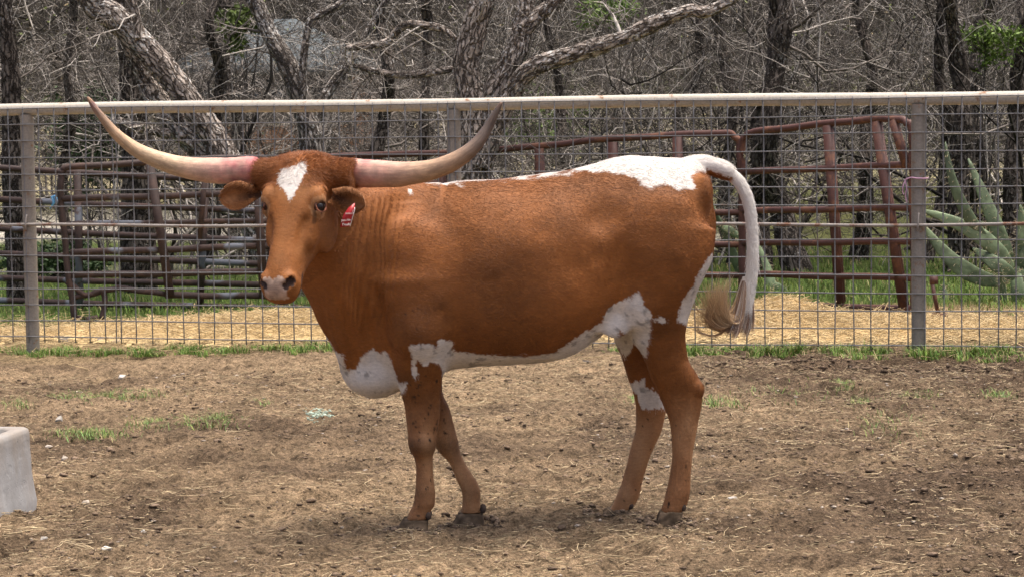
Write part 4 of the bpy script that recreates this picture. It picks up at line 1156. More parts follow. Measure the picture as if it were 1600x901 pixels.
back = np.clip(-vn - .2, 0, 1.2); muz = sstep(sc_, .32, .42)
wp = wh * (1 - back * (0.42 - 0.1 * muz))
ne = 3.3 - 0.9 * sstep(sc_, .30, .42)
q = (np.abs(hl / wp) ** ne + np.abs(vn) ** ne) ** (1 / ne)
dH = (q - 1) * np.minimum(wh, hn2) ; e = np.maximum(np.maximum(A_[0, 0] - hs, hs - A_[-1, 0]), 0)
union(s, np.where(e > 0, np.sqrt(np.maximum(dH, 0) ** 2 + e ** 2), dH), 0.014)
for sg in (-1, 1):
    ell(H(.135, sg * .090, -.012), (.038, .022, .026), .02, HR)                       # brow
    ell(H(.245, sg * .072, -.065), (.06, .02, .035), .025, HR)                         # cheek bone
    ell(H(.19, sg * .074, -.150), (.085, .026, .07), .02, HR)                          # jaw muscle
    ell(H(.460, sg * .042, -.030), (.028, .024, .028), .016, HR)                       # nostril wing
    ell(H(.30, sg * .064, -.012), (.07, .016, .016), .02, HR, cut=True, pad=.05)       # hollow beside the nose
    ell(H(.466, sg * .052, -.022), (.019, .014, .014), .006, HR, cut=True, pad=.03)    # nostril
    ell(H(.484, sg * .041, -.020), (.015, .013, .012), .006, HR, cut=True, pad=.03)
    ell(H(.172, sg * .106, -.026), (.022, .016, .017), .010, HR, cut=True, pad=.03)    # eye socket
    ell(H(.152, sg * .102, -.022), (.010, .012, .022), .012, HR)                       # upper lid
    ell(H(.195, sg * .098, -.028), (.008, .010, .020), .012, HR)                       # lower lid
    P0, P1 = H(.028, sg * .05, -.062), H(.022, sg * .172, -.066)                       # hair sleeve at the horn root
    m_ = .09; s = sl(np.minimum(P0, P1) - m_, np.maximum(P0, P1) + m_); x, y, z = grid(s)
    dd = P1 - P0; t_ = np.clip(((x - P0[0]) * dd[0] + (y - P0[1]) * dd[1] + (z - P0[2]) * dd[2]) / (dd @ dd), 0, 1)
    dist = np.sqrt((x - P0[0] - t_ * dd[0]) ** 2 + (y - P0[1] - t_ * dd[1]) ** 2 + (z - P0[2] - t_ * dd[2]) ** 2) - (.060 - .011 * t_)
    union(s, np.maximum(dist, (t_ >= 1) * 0 + ((x - P1[0]) * dd[0] + (y - P1[1]) * dd[1] + (z - P1[2]) * dd[2]) / np.linalg.norm(dd)), .03)
ell(H(0.005, 0, -.06), (.045, .08, .05), .03, HR)                                        # poll
ell(H(.497, 0, -.092), (.010, .09, .006), .010, HR, cut=True, pad=.03)                 # mouth line
ell(H(.462, 0, -.120), (.035, .036, .02), .02, HR)                                    # chin
# tail root
TAILC = [(1075, 262, 30), (1095, 257, 27), (1118, 261, 25), (1138, 270, 23), (1156, 287, 21.5), (1168, 312, 20), (1174, 345, 19), (1176, 385, 18.5), (1175, 420, 18), (1171, 450, 17), (1167, 472, 16)]
for i in range(len(TAILC)):
    pass
def tail_pts():
    P = np.array([W(a, b, 8.745 + 0.0 * k) for k, (a, b, c_) in enumerate(TAILC)]); Rr = np.array([c_ / 2 / 448.0 for (_, _, c_) in TAILC])
    Q = smooth_poly(np.concatenate([P, Rr[:, None]], 1), 6); return Q[:, :3], Q[:, 3]
TP, TR = tail_pts()
for p, r_ in zip(TP[::1], TR[::1]):
    if p[0] < HI[0] - .02: ell(p, (r_, r_, r_), .012, pad=.02)

# --- surface nets
def surface_nets(Fd):
    sgn = Fd < 0
    nx, ny, nz = Fd.shape
    c = np.zeros((nx - 1, ny - 1, nz - 1), np.int8)
    for a in (0, 1):
        for b in (0, 1):
            for e in (0, 1): c += sgn[a:nx - 1 + a, b:ny - 1 + b, e:nz - 1 + e]
    act = (c > 0) & (c < 8)
    I = np.argwhere(act); vid = np.full(act.shape, -1, np.int32); vid[act] = np.arange(len(I))
    acc = np.zeros((len(I), 3)); cnt = np.zeros(len(I))
    for axis_ in range(3):
        o1, o2 = [k for k in range(3) if k != axis_]
        for a in (0, 1):
            for b in (0, 1):
                off = np.zeros(3, int); off[o1] = a; off[o2] = b; off2 = off.copy(); off2[axis_] = 1
                f0 = Fd[tuple((I + off).T)]; f1 = Fd[tuple((I + off2).T)]
                m_ = (f0 < 0) != (f1 < 0); t = np.where(m_, f0 / np.where(m_, f0 - f1, 1), 0)
                p = off[None].astype(float).repeat(len(I), 0); p[:, axis_] += t
                acc += p * m_[:, None]; cnt += m_
    V = LO + (I + acc / cnt[:, None]) * VOX
    Q = []
    for axis_ in range(3):
        o1, o2 = (axis_ + 1) % 3, (axis_ + 2) % 3
        sa = [slice(None)] * 3; sb = [slice(None)] * 3; sa[axis_] = slice(0, -1); sb[axis_] = slice(1, None)
        E = np.argwhere(sgn[tuple(sa)] != sgn[tuple(sb)]); E = E[(E[:, o1] > 0) & (E[:, o2] > 0) & (E[:, o1] < Fd.shape[o1] - 1) & (E[:, o2] < Fd.shape[o2] - 1)]
        e1 = np.zeros(3, int); e1[o1] = 1; e2 = np.zeros(3, int); e2[o2] = 1
        q = np.stack([vid[tuple((E - e1 - e2).T)], vid[tuple((E - e2).T)], vid[tuple(E.T)], vid[tuple((E - e1).T)]], 1)
        flip = ~sgn[tuple(E.T)]; q[flip] = q[flip][:, ::-1]; Q.append(q)
    return V, np.concatenate(Q)
CV, CQ = surface_nets(FIELD)
def lap(V, Q, it, lam=0.5):
    a = np.concatenate([Q[:, 0], Q[:, 1], Q[:, 2], Q[:, 3], Q[:, 1], Q[:, 2], Q[:, 3], Q[:, 0]]); b = np.concatenate([Q[:, 1], Q[:, 2], Q[:, 3], Q[:, 0], Q[:, 0], Q[:, 1], Q[:, 2], Q[:, 3]])
    deg = np.bincount(a, minlength=len(V))[:, None]
    for _ in range(it):
        S_ = np.stack([np.bincount(a, V[b, k], len(V)) for k in range(3)], 1); V = V + lam * (S_ / np.maximum(deg, 1) - V)
    return V
CV = lap(CV, CQ, 3, 0.5)
def vnormals(V, Q):
    n = np.cross(V[Q[:, 2]] - V[Q[:, 0]], V[Q[:, 3]] - V[Q[:, 1]]); N_ = np.zeros_like(V)
    for k in range(4):
        for c_ in range(3): N_[:, c_] += np.bincount(Q[:, k], n[:, c_], len(V))
    return N_ / (np.linalg.norm(N_, axis=1)[:, None] + 1e-9)
CN = vnormals(CV, CQ)
# drop loose crumbs: keep faces connected to the big shell is implicit; fine skin relief follows
def head_coords(p):
    q = p - POLL; return q @ hF / 0.935, q @ hL, q @ hN_
px_, py_ = project(CV)
s_h, l_h, n_h = head_coords(CV)
is_head = (s_h > -.09) & (s_h < .56) & (np.abs(l_h) < .22) & (n_h > -.27) & (CV[:, 1] < 8.47) & (px_ < 560)
# neck folds: long soft wrinkles
foldw = sstep(px_, 505, 530) * (1 - sstep(px_, 590, 640)) * sstep(py_, 292, 330) * (1 - sstep(py_, 470, 530)) * (~is_head)
fold = np.sin((px_ + 0.10 * (py_ - 380) + 5 * vnoise(np.stack([px_ / 40, py_ / 60, px_ * 0], 1), 3)) * 2 * pi / 9.5 + 4.0 * vnoise(np.stack([px_ / 14, py_ / 90, px_ * 0], 1), 8)) * (0.6 + 0.5 * vnoise(np.stack([px_ / 25, py_ / 45, px_ * 0], 1), 9))
musc = fbm(CV * np.array([5.5, 3, 5.0]), 3, 201) * 0.0042 + fbm(CV * np.array([16, 10, 16.0]), 2, 203) * 0.0012
CV = CV + CN * (foldw * fold * 0.0019 + np.where(is_head, 0.25, 1.0) * musc)[:, None]
fw2 = sstep(py_, 440, 470) * (1 - sstep(py_, 560, 585)) * sstep(px_, 500, 520) * (1 - sstep(px_, 585, 620)) * (~is_head)
CV = CV + CN * (fw2 * np.sin((px_ - 0.34 * (py_ - 500)) * 2 * pi / 34) * 0.006)[:, None]
CN = vnormals(CV, CQ)

# --- coat colours
PATCH = {
 'back': [(640, 270), (640, 284), (700, 287), (722, 282), (780, 280.5), (812, 280), (844, 275), (889, 275), (893, 269), (941, 267), (973, 273), (992, 279), (1003, 287), (1015, 293), (1034, 288), (1047, 291), (1060, 301), (1066, 295), (1083, 297), (1086, 290), (1079, 275), (1089, 268), (1104, 266), (1125, 272), (1200, 300), (1200, 200), (700, 200)],
 'belly': [(692, 548), (706, 546), (722, 549), (760, 554), (800, 557), (840, 556), (862, 550), (885, 538), (915, 518), (938, 505), (946, 492), (958, 474), (985, 462), (1001, 457), (1005, 474), (1017, 490), (1016, 522), (1008, 560), (1002, 552), (990, 536), (968, 516), (955, 540), (900, 590), (690, 600)],
 'rump': [(1125, 385), (1113, 398), (1098, 415), (1089, 434), (1081, 452), (1066, 472), (1060, 484), (1057, 503), (1067, 505), (1076, 508), (1085, 480), (1130, 440)],
 'fore': [(637, 539), (655, 537), (673, 538), (682, 543), (686, 529), (706, 531), (706, 545), (699, 562), (694, 578), (686, 570), (675, 565), (666, 573), (655, 563), (650, 571), (654, 584), (646, 589), (644, 577), (644, 556)],
 'fore2': [(618, 594), (637, 597), (629, 612), (618, 606)],
 'brisket': [(505, 520), (526, 549), (535, 556), (543, 578), (555, 575), (564, 560), (571, 549), (582, 543), (593, 551), (604, 549), (613, 566), (619, 584), (622, 610), (600, 640), (540, 640), (500, 560)],
 'spot': [(1019, 497), (1030, 494), (1044, 499), (1035, 503), (1022, 501)], 'spot2': [(684, 281), (700, 284), (700, 291), (690, 287)], 'spot3': [(712, 283), (722, 288), (722, 293), (714, 288)], 'spot4': [(638, 296), (643, 295), (643, 303), (638, 302)],
 'far1': [(950, 515), (986, 520), (990, 545), (976, 560), (968, 548)], 'far2': [(980, 604), (1009, 589), (1007, 603), (1028, 613), (1040, 637), (1003, 639), (994, 617)],
 'star': [(435, 289), (437, 275), (444, 263), (461, 259), (473, 254), (480, 260), (476, 278), (464, 296), (452, 315), (446, 301)],
}
BROWN = np.array([0.242, 0.089, 0.024]); DARKB = np.array([0.15, 0.053, 0.014]); TAN_ = np.array([0.52, 0.30, 0.15]); WHITE = np.array([0.69, 0.645, 0.59])
def coat(p, nrm, jit=1.0, rng=RNG):
    px, py = project(p); n = len(p)
    s_, l_, n_ = head_coords(p)
    head = (s_ > -.09) & (s_ < .56) & (np.abs(l_) < .21) & (n_ > -.26) & (p[:, 1] < 8.46) & (px < 556)
    near = p[:, 1] < MIDY(p[:, 0]) + 0.03
    q = p * 1.0
    jx = px + jit * (3.2 * fbm(q * 28, 2, 301) + rng.normal(0, 0.9, n)); jy = py + jit * (4.0 * fbm(q * 28, 2, 307) + rng.normal(0, 1.6, n))
    # colour of the brown hair
    t = fbm(p * np.array([3.2, 2, 3.2]), 3, 311)[:, None]; st = fbm(p @ np.array([[18, 0, 14], [0, 9, 0], [-30, 0, 52]]).T * 0.6, 3, 313)[:, None]
    dg = fbm(p @ np.array([[5.0, 0, 3.5], [0, 2, 0], [-2.2, 0, 3.2]]).T, 3, 315)[:, None]
    c = BROWN * (1 + 0.16 * t + 0.10 * st + 0.26 * dg)
    legs = (sstep(py, 600, 680) * (px > 600))[:, None]
    lt = np.clip(0.45 + 0.7 * fbm(p * np.array([14, 14, 7.0]), 2, 317), 0, 1)[:, None]
    c = c * (1 - legs * 0.85) + (TAN_ * lt + np.array([0.30, 0.145, 0.065]) * (1 - lt)) * legs * 0.85
    knee = (np.exp(-((py - 697) / 15) ** 2) * (px < 740) * (px > 600) + 0.5 * np.exp(-((py - 770) / 14) ** 2) * (px > 600) * (px < 760))[:, None]
    c = c * (1 - 0.40 * knee)
    faceL = head[:, None] * sstep(fbm(p * 9, 2, 319), -.2, .7)[:, None]
    c = c * (1 - 0.14 * faceL) + TAN_ * 0.14 * faceL
    fh = (head & (s_ < .10))[:, None]; c = np.where(fh, c * np.array([0.98, 0.90, 0.82]), c)
    # white
    wht = np.zeros(n, bool)
    for k in ('back', 'rump', 'spot', 'spot2', 'spot3', 'spot4'): wht |= inpoly(jx, jy, PATCH[k]) & ~head
    wht |= inpoly(jx, jy, PATCH['belly']) & (near | (py < 575)) & ~head & ~((p[:, 1] > MIDY(p[:, 0]) + .02) & (px > 957) & (py > 530))
    for k in ('fore', 'fore2'): wht |= inpoly(jx, jy, PATCH[k]) & near
    wht |= inpoly(jx, jy, PATCH['brisket']) & ~head
    for k in ('far1', 'far2'): wht |= inpoly(jx, jy, PATCH[k]) & (p[:, 1] > MIDY(p[:, 0]) + .03)
    wht |= inpoly(jx, jy, PATCH['star']) & head & (n_ > -.06)
    wht &= ~(inpoly(jx, jy, [(862, 272), (889, 263), (892, 268), (880, 273)]))
    wc = WHITE * (1 + 0.10 * t + 0.06 * st)
    fle = (fbm(p * 42, 2, 331) > 0.62) & (py > 290); wc = np.where(fle[:, None], wc * 0.55, wc)
    c = np.where(wht[:, None], wc, c)
    # bare nose leather, eye rims, mud specks
    nose = head & (s_ > .458 + 0.012 * fbm(p * 40, 2, 337)) & (n_ > -.056 + 0.006 * fbm(p * 50, 2, 338)) & (np.abs(l_) < .040)
    nc_ = np.array([0.40, 0.28, 0.21]) * (1 + 0.35 * fbm(p * 60, 2, 341))[:, None]; c = np.where(nose[:, None], nc_, c)
    for sg in (-1, 1):
        d1 = np.linalg.norm(p - H(.466, sg * .052, -.022), axis=1); d2 = np.linalg.norm(p - H(.484, sg * .041, -.020), axis=1)
        k = np.minimum(d1 / .0175, d2 / .0135); c = np.where((k < 1)[:, None], np.array([0.045, 0.024, 0.018]), c)
        e = np.linalg.norm((p - H(.172, sg * .104, -.026)) * 1.0, axis=1); k = sstep(e, .018, .030)[:, None]; c = c * k + np.array([0.07, 0.030, 0.018]) * (1 - k)
        rg = ((e > .024) & (e < .042))[:, None]; c = np.where(rg, c * 0.55 + TAN_ * 0.5, c)
    tear = head & (np.abs(np.abs(l_) - (.088 - .10 * (s_ - .19))) < .005) & (s_ > .188) & (s_ < .235) & (n_ > -.06); c = np.where(tear[:, None], c * 0.5, c)
    bridge = (head * np.exp(-(l_ / .03) ** 2) * sstep(s_, .16, .26) * (1 - sstep(s_, .38, .44)))[:, None]; c = c * (1 - .08 * bridge) + TAN_ * .10 * bridge
    chin = head & (s_ > .40) & (n_ < -.085); c = np.where((chin & (fbm(p * 30, 2, 347) > -.2))[:, None], c * 0.55, c)
    lip = head & (np.abs(n_ + .088 + .1 * (s_ - .5)) < .006) & (s_ > .40); c = np.where(lip[:, None], np.array([0.05, 0.025, 0.018]), c)
    spk = inpoly(px, py, [(640, 585), (684, 585), (684, 690), (645, 690)]) & near & (fbm(p * 95, 2, 351) > 0.62); spk |= inpoly(px, py, [(628, 480), (655, 480), (655, 535), (628, 535)]) & near & (fbm(p * 80, 2, 353) > 0.82)
    spk |= (py > 640) & (px > 600) & (fbm(p * 90, 2, 357) > 0.9)
    c = np.where(spk[:, None], np.array([0.03, 0.018, 0.012]), c)
    return np.clip(c, 0.005, 0.85), wht, head

def mat_hide():
    m, nt, b = new_mat('hide')
    a = attr(nt, 'col').outputs['Color']
    P = pos(nt)
    t = tex(nt, 'ShaderNodeTexNoise', P, 60, stretch=(1.0, 0.6, 2.4), Detail=5.0, Roughness=0.7)
    L(nt, mixc(nt, 1.0, a, ramp(nt, t.outputs[0], [(0.25, 0.72), (0.75, 1.18)]), 'MULTIPLY'), b.inputs['Base Color'])
    b.inputs['Roughness'].default_value = 0.6; b.inputs['Specular IOR Level'].default_value = 0.16
    b.inputs['Sheen Weight'].default_value = 0.0; b.inputs['Sheen Roughness'].default_value = 0.5
    bump(nt, b, t.outputs[0], 0.004, 0.5)
    return m
def mat_hair():
    m, nt, b = new_mat('coat_hair')
    a = attr(nt, 'hcol').outputs['Color']; L(nt, a, b.inputs['Base Color'])
    b.inputs['Roughness'].default_value = 0.4; b.inputs['Specular IOR Level'].default_value = 0.3
    return m
M['hide'] = mat_hide(); M['hair'] = mat_hair()

cow_c = W(860, 815, 8.7)
cow = thing('longhorn', 'brown and white longhorn standing side on with wide horns and head turned to camera', 'longhorn', (float(cow_c[0]), 8.7, 0.0))
cc, wht_v, _ = coat(CV, CN, 0.6)
mb = MB(); mb.add(CV, CQ, cc); body = mb.build('body', M['hide'], cow)

# --- hair strands
def hair_obj(name, P, Rr, cols, parent):
    n, k, _ = P.shape
    hc = bpy.data.hair_curves.new(name); hc.add_curves([k] * n)
    hc.attributes['position'].data.foreach_set('vector', P.astype(np.float32).ravel())
    a = hc.attributes.get('radius') or hc.attributes.new('radius', 'FLOAT', 'POINT')
    a.data.foreach_set('value', Rr.astype(np.float32).ravel())
    a = hc.attributes.new('hcol', 'FLOAT_COLOR', 'POINT'); c = np.repeat(cols, k, 0)
    a.data.foreach_set('color', np.concatenate([c, np.ones((len(c), 1))], 1).astype(np.float32).ravel())
    hc.materials.append(M['hair'])
    o = link(name, hc, parent); o['kind'] = 'stuff'; return o

def sample_surface(n, wfun=None):
    A, B, C, D = (CV[CQ[:, k]] for k in range(4))
    ar = np.linalg.norm(np.cross(C - A, D - B), axis=1)
    if wfun is not None: ar = ar * wfun((A + C) / 2)
    f = RNG.choice(len(CQ), n, p=ar / ar.sum()); u_, v_ = RNG.random(n)[:, None], RNG.random(n)[:, None]
    p = (A[f] * (1 - u_) + B[f] * u_) * (1 - v_) + (D[f] * (1 - u_) + C[f] * u_) * v_
    nn = CN[CQ[f]].mean(1); return p, nn / np.linalg.norm(nn, axis=1)[:, None]
HP_, HN = sample_surface(230000, lambda c_: np.where(c_[:, 1] < MIDY(c_[:, 0]) + .05, 1.0, 0.35))
s_, l_, n_ = head_coords(HP_)
hc_, hw_, hh_ = coat(HP_, HN, 1.0)
keep = ~(hh_ & (s_ > .44)) & (HP_[:, 2] > 0.05)
for sg in (-1, 1): keep &= np.linalg.norm(HP_ - H(.172, sg * .104, -.026), axis=1) > .022
HP_, HN, hc_, hw_, hh_, s_, l_, n_ = (a[keep] for a in (HP_, HN, hc_, hw_, hh_, s_, l_, n_)); n = len(HP_)
flow = np.tile(np.array([0.80, 0.0, -0.55]), (n, 1)); pxh, pyh = project(HP_)
flow[(pyh > 560)] = (0.10, 0, -1.0)
swirl = fbm(HP_ * 1.6, 2, 401); flow[:, 0] += 0.35 * swirl; flow[:, 2] += 0.35 * fbm(HP_ * 1.6, 2, 403)
hd = np.outer(np.ones(n), hF) * 1.0 + np.outer(np.sign(l_) * np.clip(np.abs(l_) * 6, 0, .6), hL)
crown_ = hh_ & (s_ < .10)
side = np.outer(np.sign(l_ + 1e-4) * np.clip(np.abs(l_) * 9, 0.15, 1.0), hL)
hdc = side + np.outer(np.clip((s_ - .02) * 9, -.9, 1.0), hF)
flow = np.where(hh_[:, None], np.where(crown_[:, None], hdc, hd), flow)
flow += RNG.normal(0, 0.13, (n, 3))
flow -= HN * (flow * HN).sum(1)[:, None]; flow /= np.linalg.norm(flow, axis=1)[:, None] + 1e-6
ln = np.where(hh_, 0.009, 0.012) * RNG.uniform(0.6, 1.4, n)
ln = np.where(crown_, np.where(hw_, 0.011, 0.019) * RNG.uniform(.6, 1.5, n), ln)
ridge_top = (HN[:, 2] > .6) & (pyh < 300) & (pxh > 640); ln = np.where(ridge_top, ln * 1.5, ln)
lift = np.where(crown_, 0.42, 0.06) * RNG.uniform(.4, 1.5, n)
d1 = flow + HN * lift[:, None]; d2 = flow + HN * (lift * 0.15)[:, None]
hp = np.stack([HP_ - HN * 0.001, HP_ + d1 * (ln * .5)[:, None], HP_ + d1 * (ln * .5)[:, None] + d2 * (ln * .5)[:, None]], 1)
rad = np.where(crown_, 0.00046, 0.00028)[:, None] * np.array([1.0, 0.8, 0.2])
hc2 = np.clip(hc_ * RNG.uniform(0.86, 1.16, n)[:, None], 0.004, 0.85)
hair_obj('coat', hp, rad, hc2, cow)

# --- horns
def mat_horn():
    m, nt, b = new_mat('horn')
    a = attr(nt, 'col').outputs['Color']; tc = attr(nt, 'tc').outputs['Vector']
    t = tex(nt, 'ShaderNodeTexNoise', tc, 90, stretch=(1, 1, .16), Detail=5.0, Roughness=.65)
    t2 = tex(nt, 'ShaderNodeTexNoise', tc, 24, Detail=6.0, Roughness=.7)
    c = mixc(nt, 1.0, a, ramp(nt, t.outputs[0], [(0.3, 0.78), (0.7, 1.12)]), 'MULTIPLY')
    c = mixc(nt, 1.0, c, ramp(nt, t2.outputs[0], [(0.3, 0.58), (0.65, 1.12)]), 'MULTIPLY')
    L(nt, c, b.inputs['Base Color']); b.inputs['Roughness'].default_value = 0.55
    b.inputs['Subsurface Weight'].default_value = 0.08; b.inputs['Subsurface Radius'].default_value = (0.02, 0.01, 0.006)
    p = bump(nt, b, t.outputs[0], 0.0025, 0.6); bump(nt, b, t2.outputs[0], 0.003, 0.5, p)
    return m
M['horn'] = mat_horn()
def horn(pts, Ys, stops):
    P = []; Rr = []
    for (px, py, d_), Y_ in zip(pts, Ys): P.append(W(px, py, Y_)); Rr.append(d_ / 2 * Y_ / FPX)
    Q = smooth_poly(np.concatenate([np.array(P), np.array(Rr)[:, None]], 1), 10)
    k = len(Q); mb = MB(); tubes(mb, Q[:, :3], np.maximum(Q[:, 3], 0.0015), 28, cap=True)
    s = np.linspace(0, 1, k); c = np.stack([np.interp(s, [a for a, _ in stops], [b[j] for _, b in stops]) for j in range(3)], 1)
    cv = np.repeat(c, 28, 0); V = mb.v[0]
    w_ = np.clip(0.5 + 0.8 * fbm(V * np.array([40, 40, 40.0]), 2, 501), 0, 1)[:, None]; flake = (np.exp(-((np.repeat(s, 28) - .16) / .1) ** 2))[:, None]
    cv = cv * (1 - flake * w_ * .55) + np.array([0.72, 0.60, 0.47]) * flake * w_ * .55
    ring_ = 1 + 0.012 * np.sin(np.repeat(s, 28) * 190) * (np.repeat(s, 28) < .22)
    ctr = np.repeat(Q[:, :3], 28, 0); mb.v[0] = ctr + (V - ctr) * (ring_ * (1 + 0.03 * fbm(V * 16, 2, 503)))[:, None]
    mb.c[0] = cv * np.array([0.82, 0.73, 0.66])
    return mb.build('horn', M['horn'], cow)
horn([(400, 266, 41), (386, 266, 42), (338, 267, 40.5), (285, 261, 33.5), (241, 247.5, 26.5), (208, 231, 21.5), (178, 206, 16), (152, 174, 10.5), (141, 158, 7), (136.5, 152, 3)],
     [8.40, 8.41, 8.44, 8.45, 8.45, 8.45, 8.44, 8.43, 8.43, 8.43],
     [(0, (.60, .20, .20)), (.15, (.66, .26, .26)), (.24, (.74, .48, .40)), (.36, (.70, .55, .37)), (.5, (.66, .51, .33)), (.63, (.62, .46, .29)), (.74, (.40, .29, .20)), (.84, (.26, .15, .14)), (.90, (.42, .27, .16)), (1, (.40, .25, .15))])
horn([(530, 271, 45), (546, 271, 46), (590, 272, 43), (632, 272, 37.5), (676, 265, 31.5), (714, 250, 27), (742, 228, 22), (761, 202, 16), (774, 178, 10.5), (781, 165, 6.5), (784, 160, 3)],
     [8.33, 8.32, 8.27, 8.24, 8.22, 8.21, 8.21, 8.22, 8.22, 8.22, 8.22],
     [(0, (.66, .25, .24)), (.17, (.68, .28, .27)), (.26, (.62, .40, .31)), (.38, (.58, .41, .27)), (.5, (.50, .35, .23)), (.57, (.27, .20, .15)), (.66, (.15, .115, .095)), (.82, (.13, .10, .08)), (.93, (.19, .125, .085)), (1, (.30, .19, .12))])

# --- ears
M['earskin'] = mat_col('ear_skin', 0.75, 60, 0.35, 0.002, spec=0.2)
def ear(base, tip, face, hw, inner, label=None):
    base = np.array(base); tip = np.array(tip); a = tip - base; ln = np.linalg.norm(a); a /= ln
    face = np.array(face, float); face -= a * (face @ a); face /= np.linalg.norm(face); sd = np.cross(a, face)
    u = np.linspace(0, 1, 22); v = np.linspace(-1, 1, 17)
    prof = np.interp(u, [0, .1, .3, .5, .7, .85, .95, 1], [.50, .62, .88, 1.0, .92, .68, .38, .06]) * hw
    U2, V2 = np.meshgrid(u, v, indexing='ij'); pw = prof[:, None] * V2
    curl = (0.030 * (1 - 0.45 * U2)) * (V2 ** 2) * np.interp(U2, [0, .2, 1], [1.5, 1.1, .7])
    c0 = base + a * (U2 * ln)[..., None] + sd * (pw * (1 - .12 * V2 ** 2))[..., None] + face * (curl - 0.012 - 0.006 * np.sin(U2 * pi))[..., None]
    th = 0.0045
    Vt = np.concatenate([c0.reshape(-1, 3), (c0 - face * th * np.interp(np.abs(V2), [0, .85, 1], [1.6, 1, .1])[..., None]).reshape(-1, 3)])
    nU, nV = U2.shape; i = np.arange(nU * nV).reshape(nU, nV); j = i + nU * nV
    F = [np.stack([i[:-1, :-1], i[1:, :-1], i[1:, 1:], i[:-1, 1:]], -1).reshape(-1, 4), np.stack([j[:-1, :-1], j[:-1, 1:], j[1:, 1:], j[1:, :-1]], -1).reshape(-1, 4)]
    edge = list(i[:, 0]) + list(i[-1, 1:]) + list(i[::-1, -1][1:]); e = np.array(edge); F.append(np.stack([e[:-1], e[1:], e[1:] + nU * nV, e[:-1] + nU * nV], -1))
    ci = np.array(inner) * (0.25 + 0.95 * np.clip(np.abs(V2) ** 1.5 + .9 * (U2 - .35), 0, 1))[..., None].reshape(-1, 1) if False else None
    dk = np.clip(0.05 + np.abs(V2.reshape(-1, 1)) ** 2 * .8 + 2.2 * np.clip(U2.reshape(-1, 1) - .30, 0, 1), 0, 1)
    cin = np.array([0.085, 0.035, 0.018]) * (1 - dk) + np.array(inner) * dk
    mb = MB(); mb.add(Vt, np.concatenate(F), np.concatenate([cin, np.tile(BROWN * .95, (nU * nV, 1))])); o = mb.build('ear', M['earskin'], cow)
    # fringe of hair inside the ear
    m_ = 1500; ui = RNG.beta(1.3, 1.6, m_); vi = RNG.choice([-1, 1], m_) * (1 - np.abs(RNG.normal(0, .28, m_))); pr_ = np.interp(ui, u, prof)
    cu = (0.030 * (1 - 0.45 * ui)) * vi ** 2 * np.interp(ui, [0, .2, 1], [1.5, 1.1, .7]) - 0.012
    p = base + a * (ui * ln)[:, None] + sd * (pr_ * vi * .98)[:, None] + face * cu[:, None]
    dr = -sd * (vi * RNG.uniform(.1, .9, m_))[:, None] + face * RNG.uniform(.1, .7, m_)[:, None] + a * RNG.uniform(0, .7, m_)[:, None]; dr /= np.linalg.norm(dr, axis=1)[:, None]
    l2 = RNG.uniform(.006, .020, m_)[:, None]
    hp = np.stack([p, p + dr * l2 * .5, p + dr * l2 + np.array([0, 0, -.002])], 1)
    hair_obj('ear_fringe', hp, np.tile([.00045, .0004, .0001], (m_, 1)), np.array([0.38, 0.165, 0.06]) * RNG.uniform(.6, 1.3, m_)[:, None], o)
    return o
ear(W(404, 303, 8.34), W(343, 309, 8.40), (-.10, -1.0, .15), 0.053, (0.48, 0.21, 0.08))
e_r = ear(W(519, 304, 8.215), W(570, 322, 8.20), (.28, -1.0, -.25), 0.050, (0.36, 0.165, 0.065))

# --- eyes
def eye(sg):
    c = H(.173, sg * .0935, -.026); mb = MB()
    d = hL * sg * .88 + hN_ * .42 - hF * 0.02; d /= np.linalg.norm(d)
    a = np.cross(d, up); a /= np.linalg.norm(a); b = np.cross(a, d); V = []; nU, nV = 16, 22
    for i in range(nU):
        th = pi * i / (nU - 1)
        for j in range(nV):
            ph = 2 * pi * j / nV; V.append(c + 0.0205 * (d * cos(th) + (a * cos(ph) + b * sin(ph)) * sin(th)))
    V = np.array(V); i = np.arange(nU * nV).reshape(nU, nV); nx = np.roll(i, -1, 1)
    F = np.stack([i[:-1], i[1:], nx[1:], nx[:-1]], -1).reshape(-1, 4)
    ct = ((V - c) @ d) / .0205; col = np.where((ct > .62)[:, None], np.array([0.012, 0.008, 0.007]), np.array([0.06, 0.025, 0.015]))
    mb.add(V, F, col); mb.build('eye', M['eye'], cow)
    mb = MB(); k = 20; t = np.linspace(-.25, pi + .25, k)                       # lid rim
    P = np.array([c + d * .009 + (a * cos(x) * 1.12 + b * sin(x) * .92) * .0205 for x in t]); tubes(mb, P, np.full(k, .0042), 8, np.array([[0.09, 0.035, 0.02]]), True); mb.build('eyelid', M['earskin'], cow)
    mb = MB(); P = np.array([c + d * .010 + (a * cos(x) * 1.1 - b * sin(x) * .85) * .0205 for x in t]); tubes(mb, P, np.full(k, .0032), 8, np.array([[0.30, 0.12, 0.07]]), True); mb.build('eyelid', M['earskin'], cow)
M['eye'] = mat_col('eyeball', 0.16, 10, 0.1, spec=0.35)
eye(1); eye(-1)

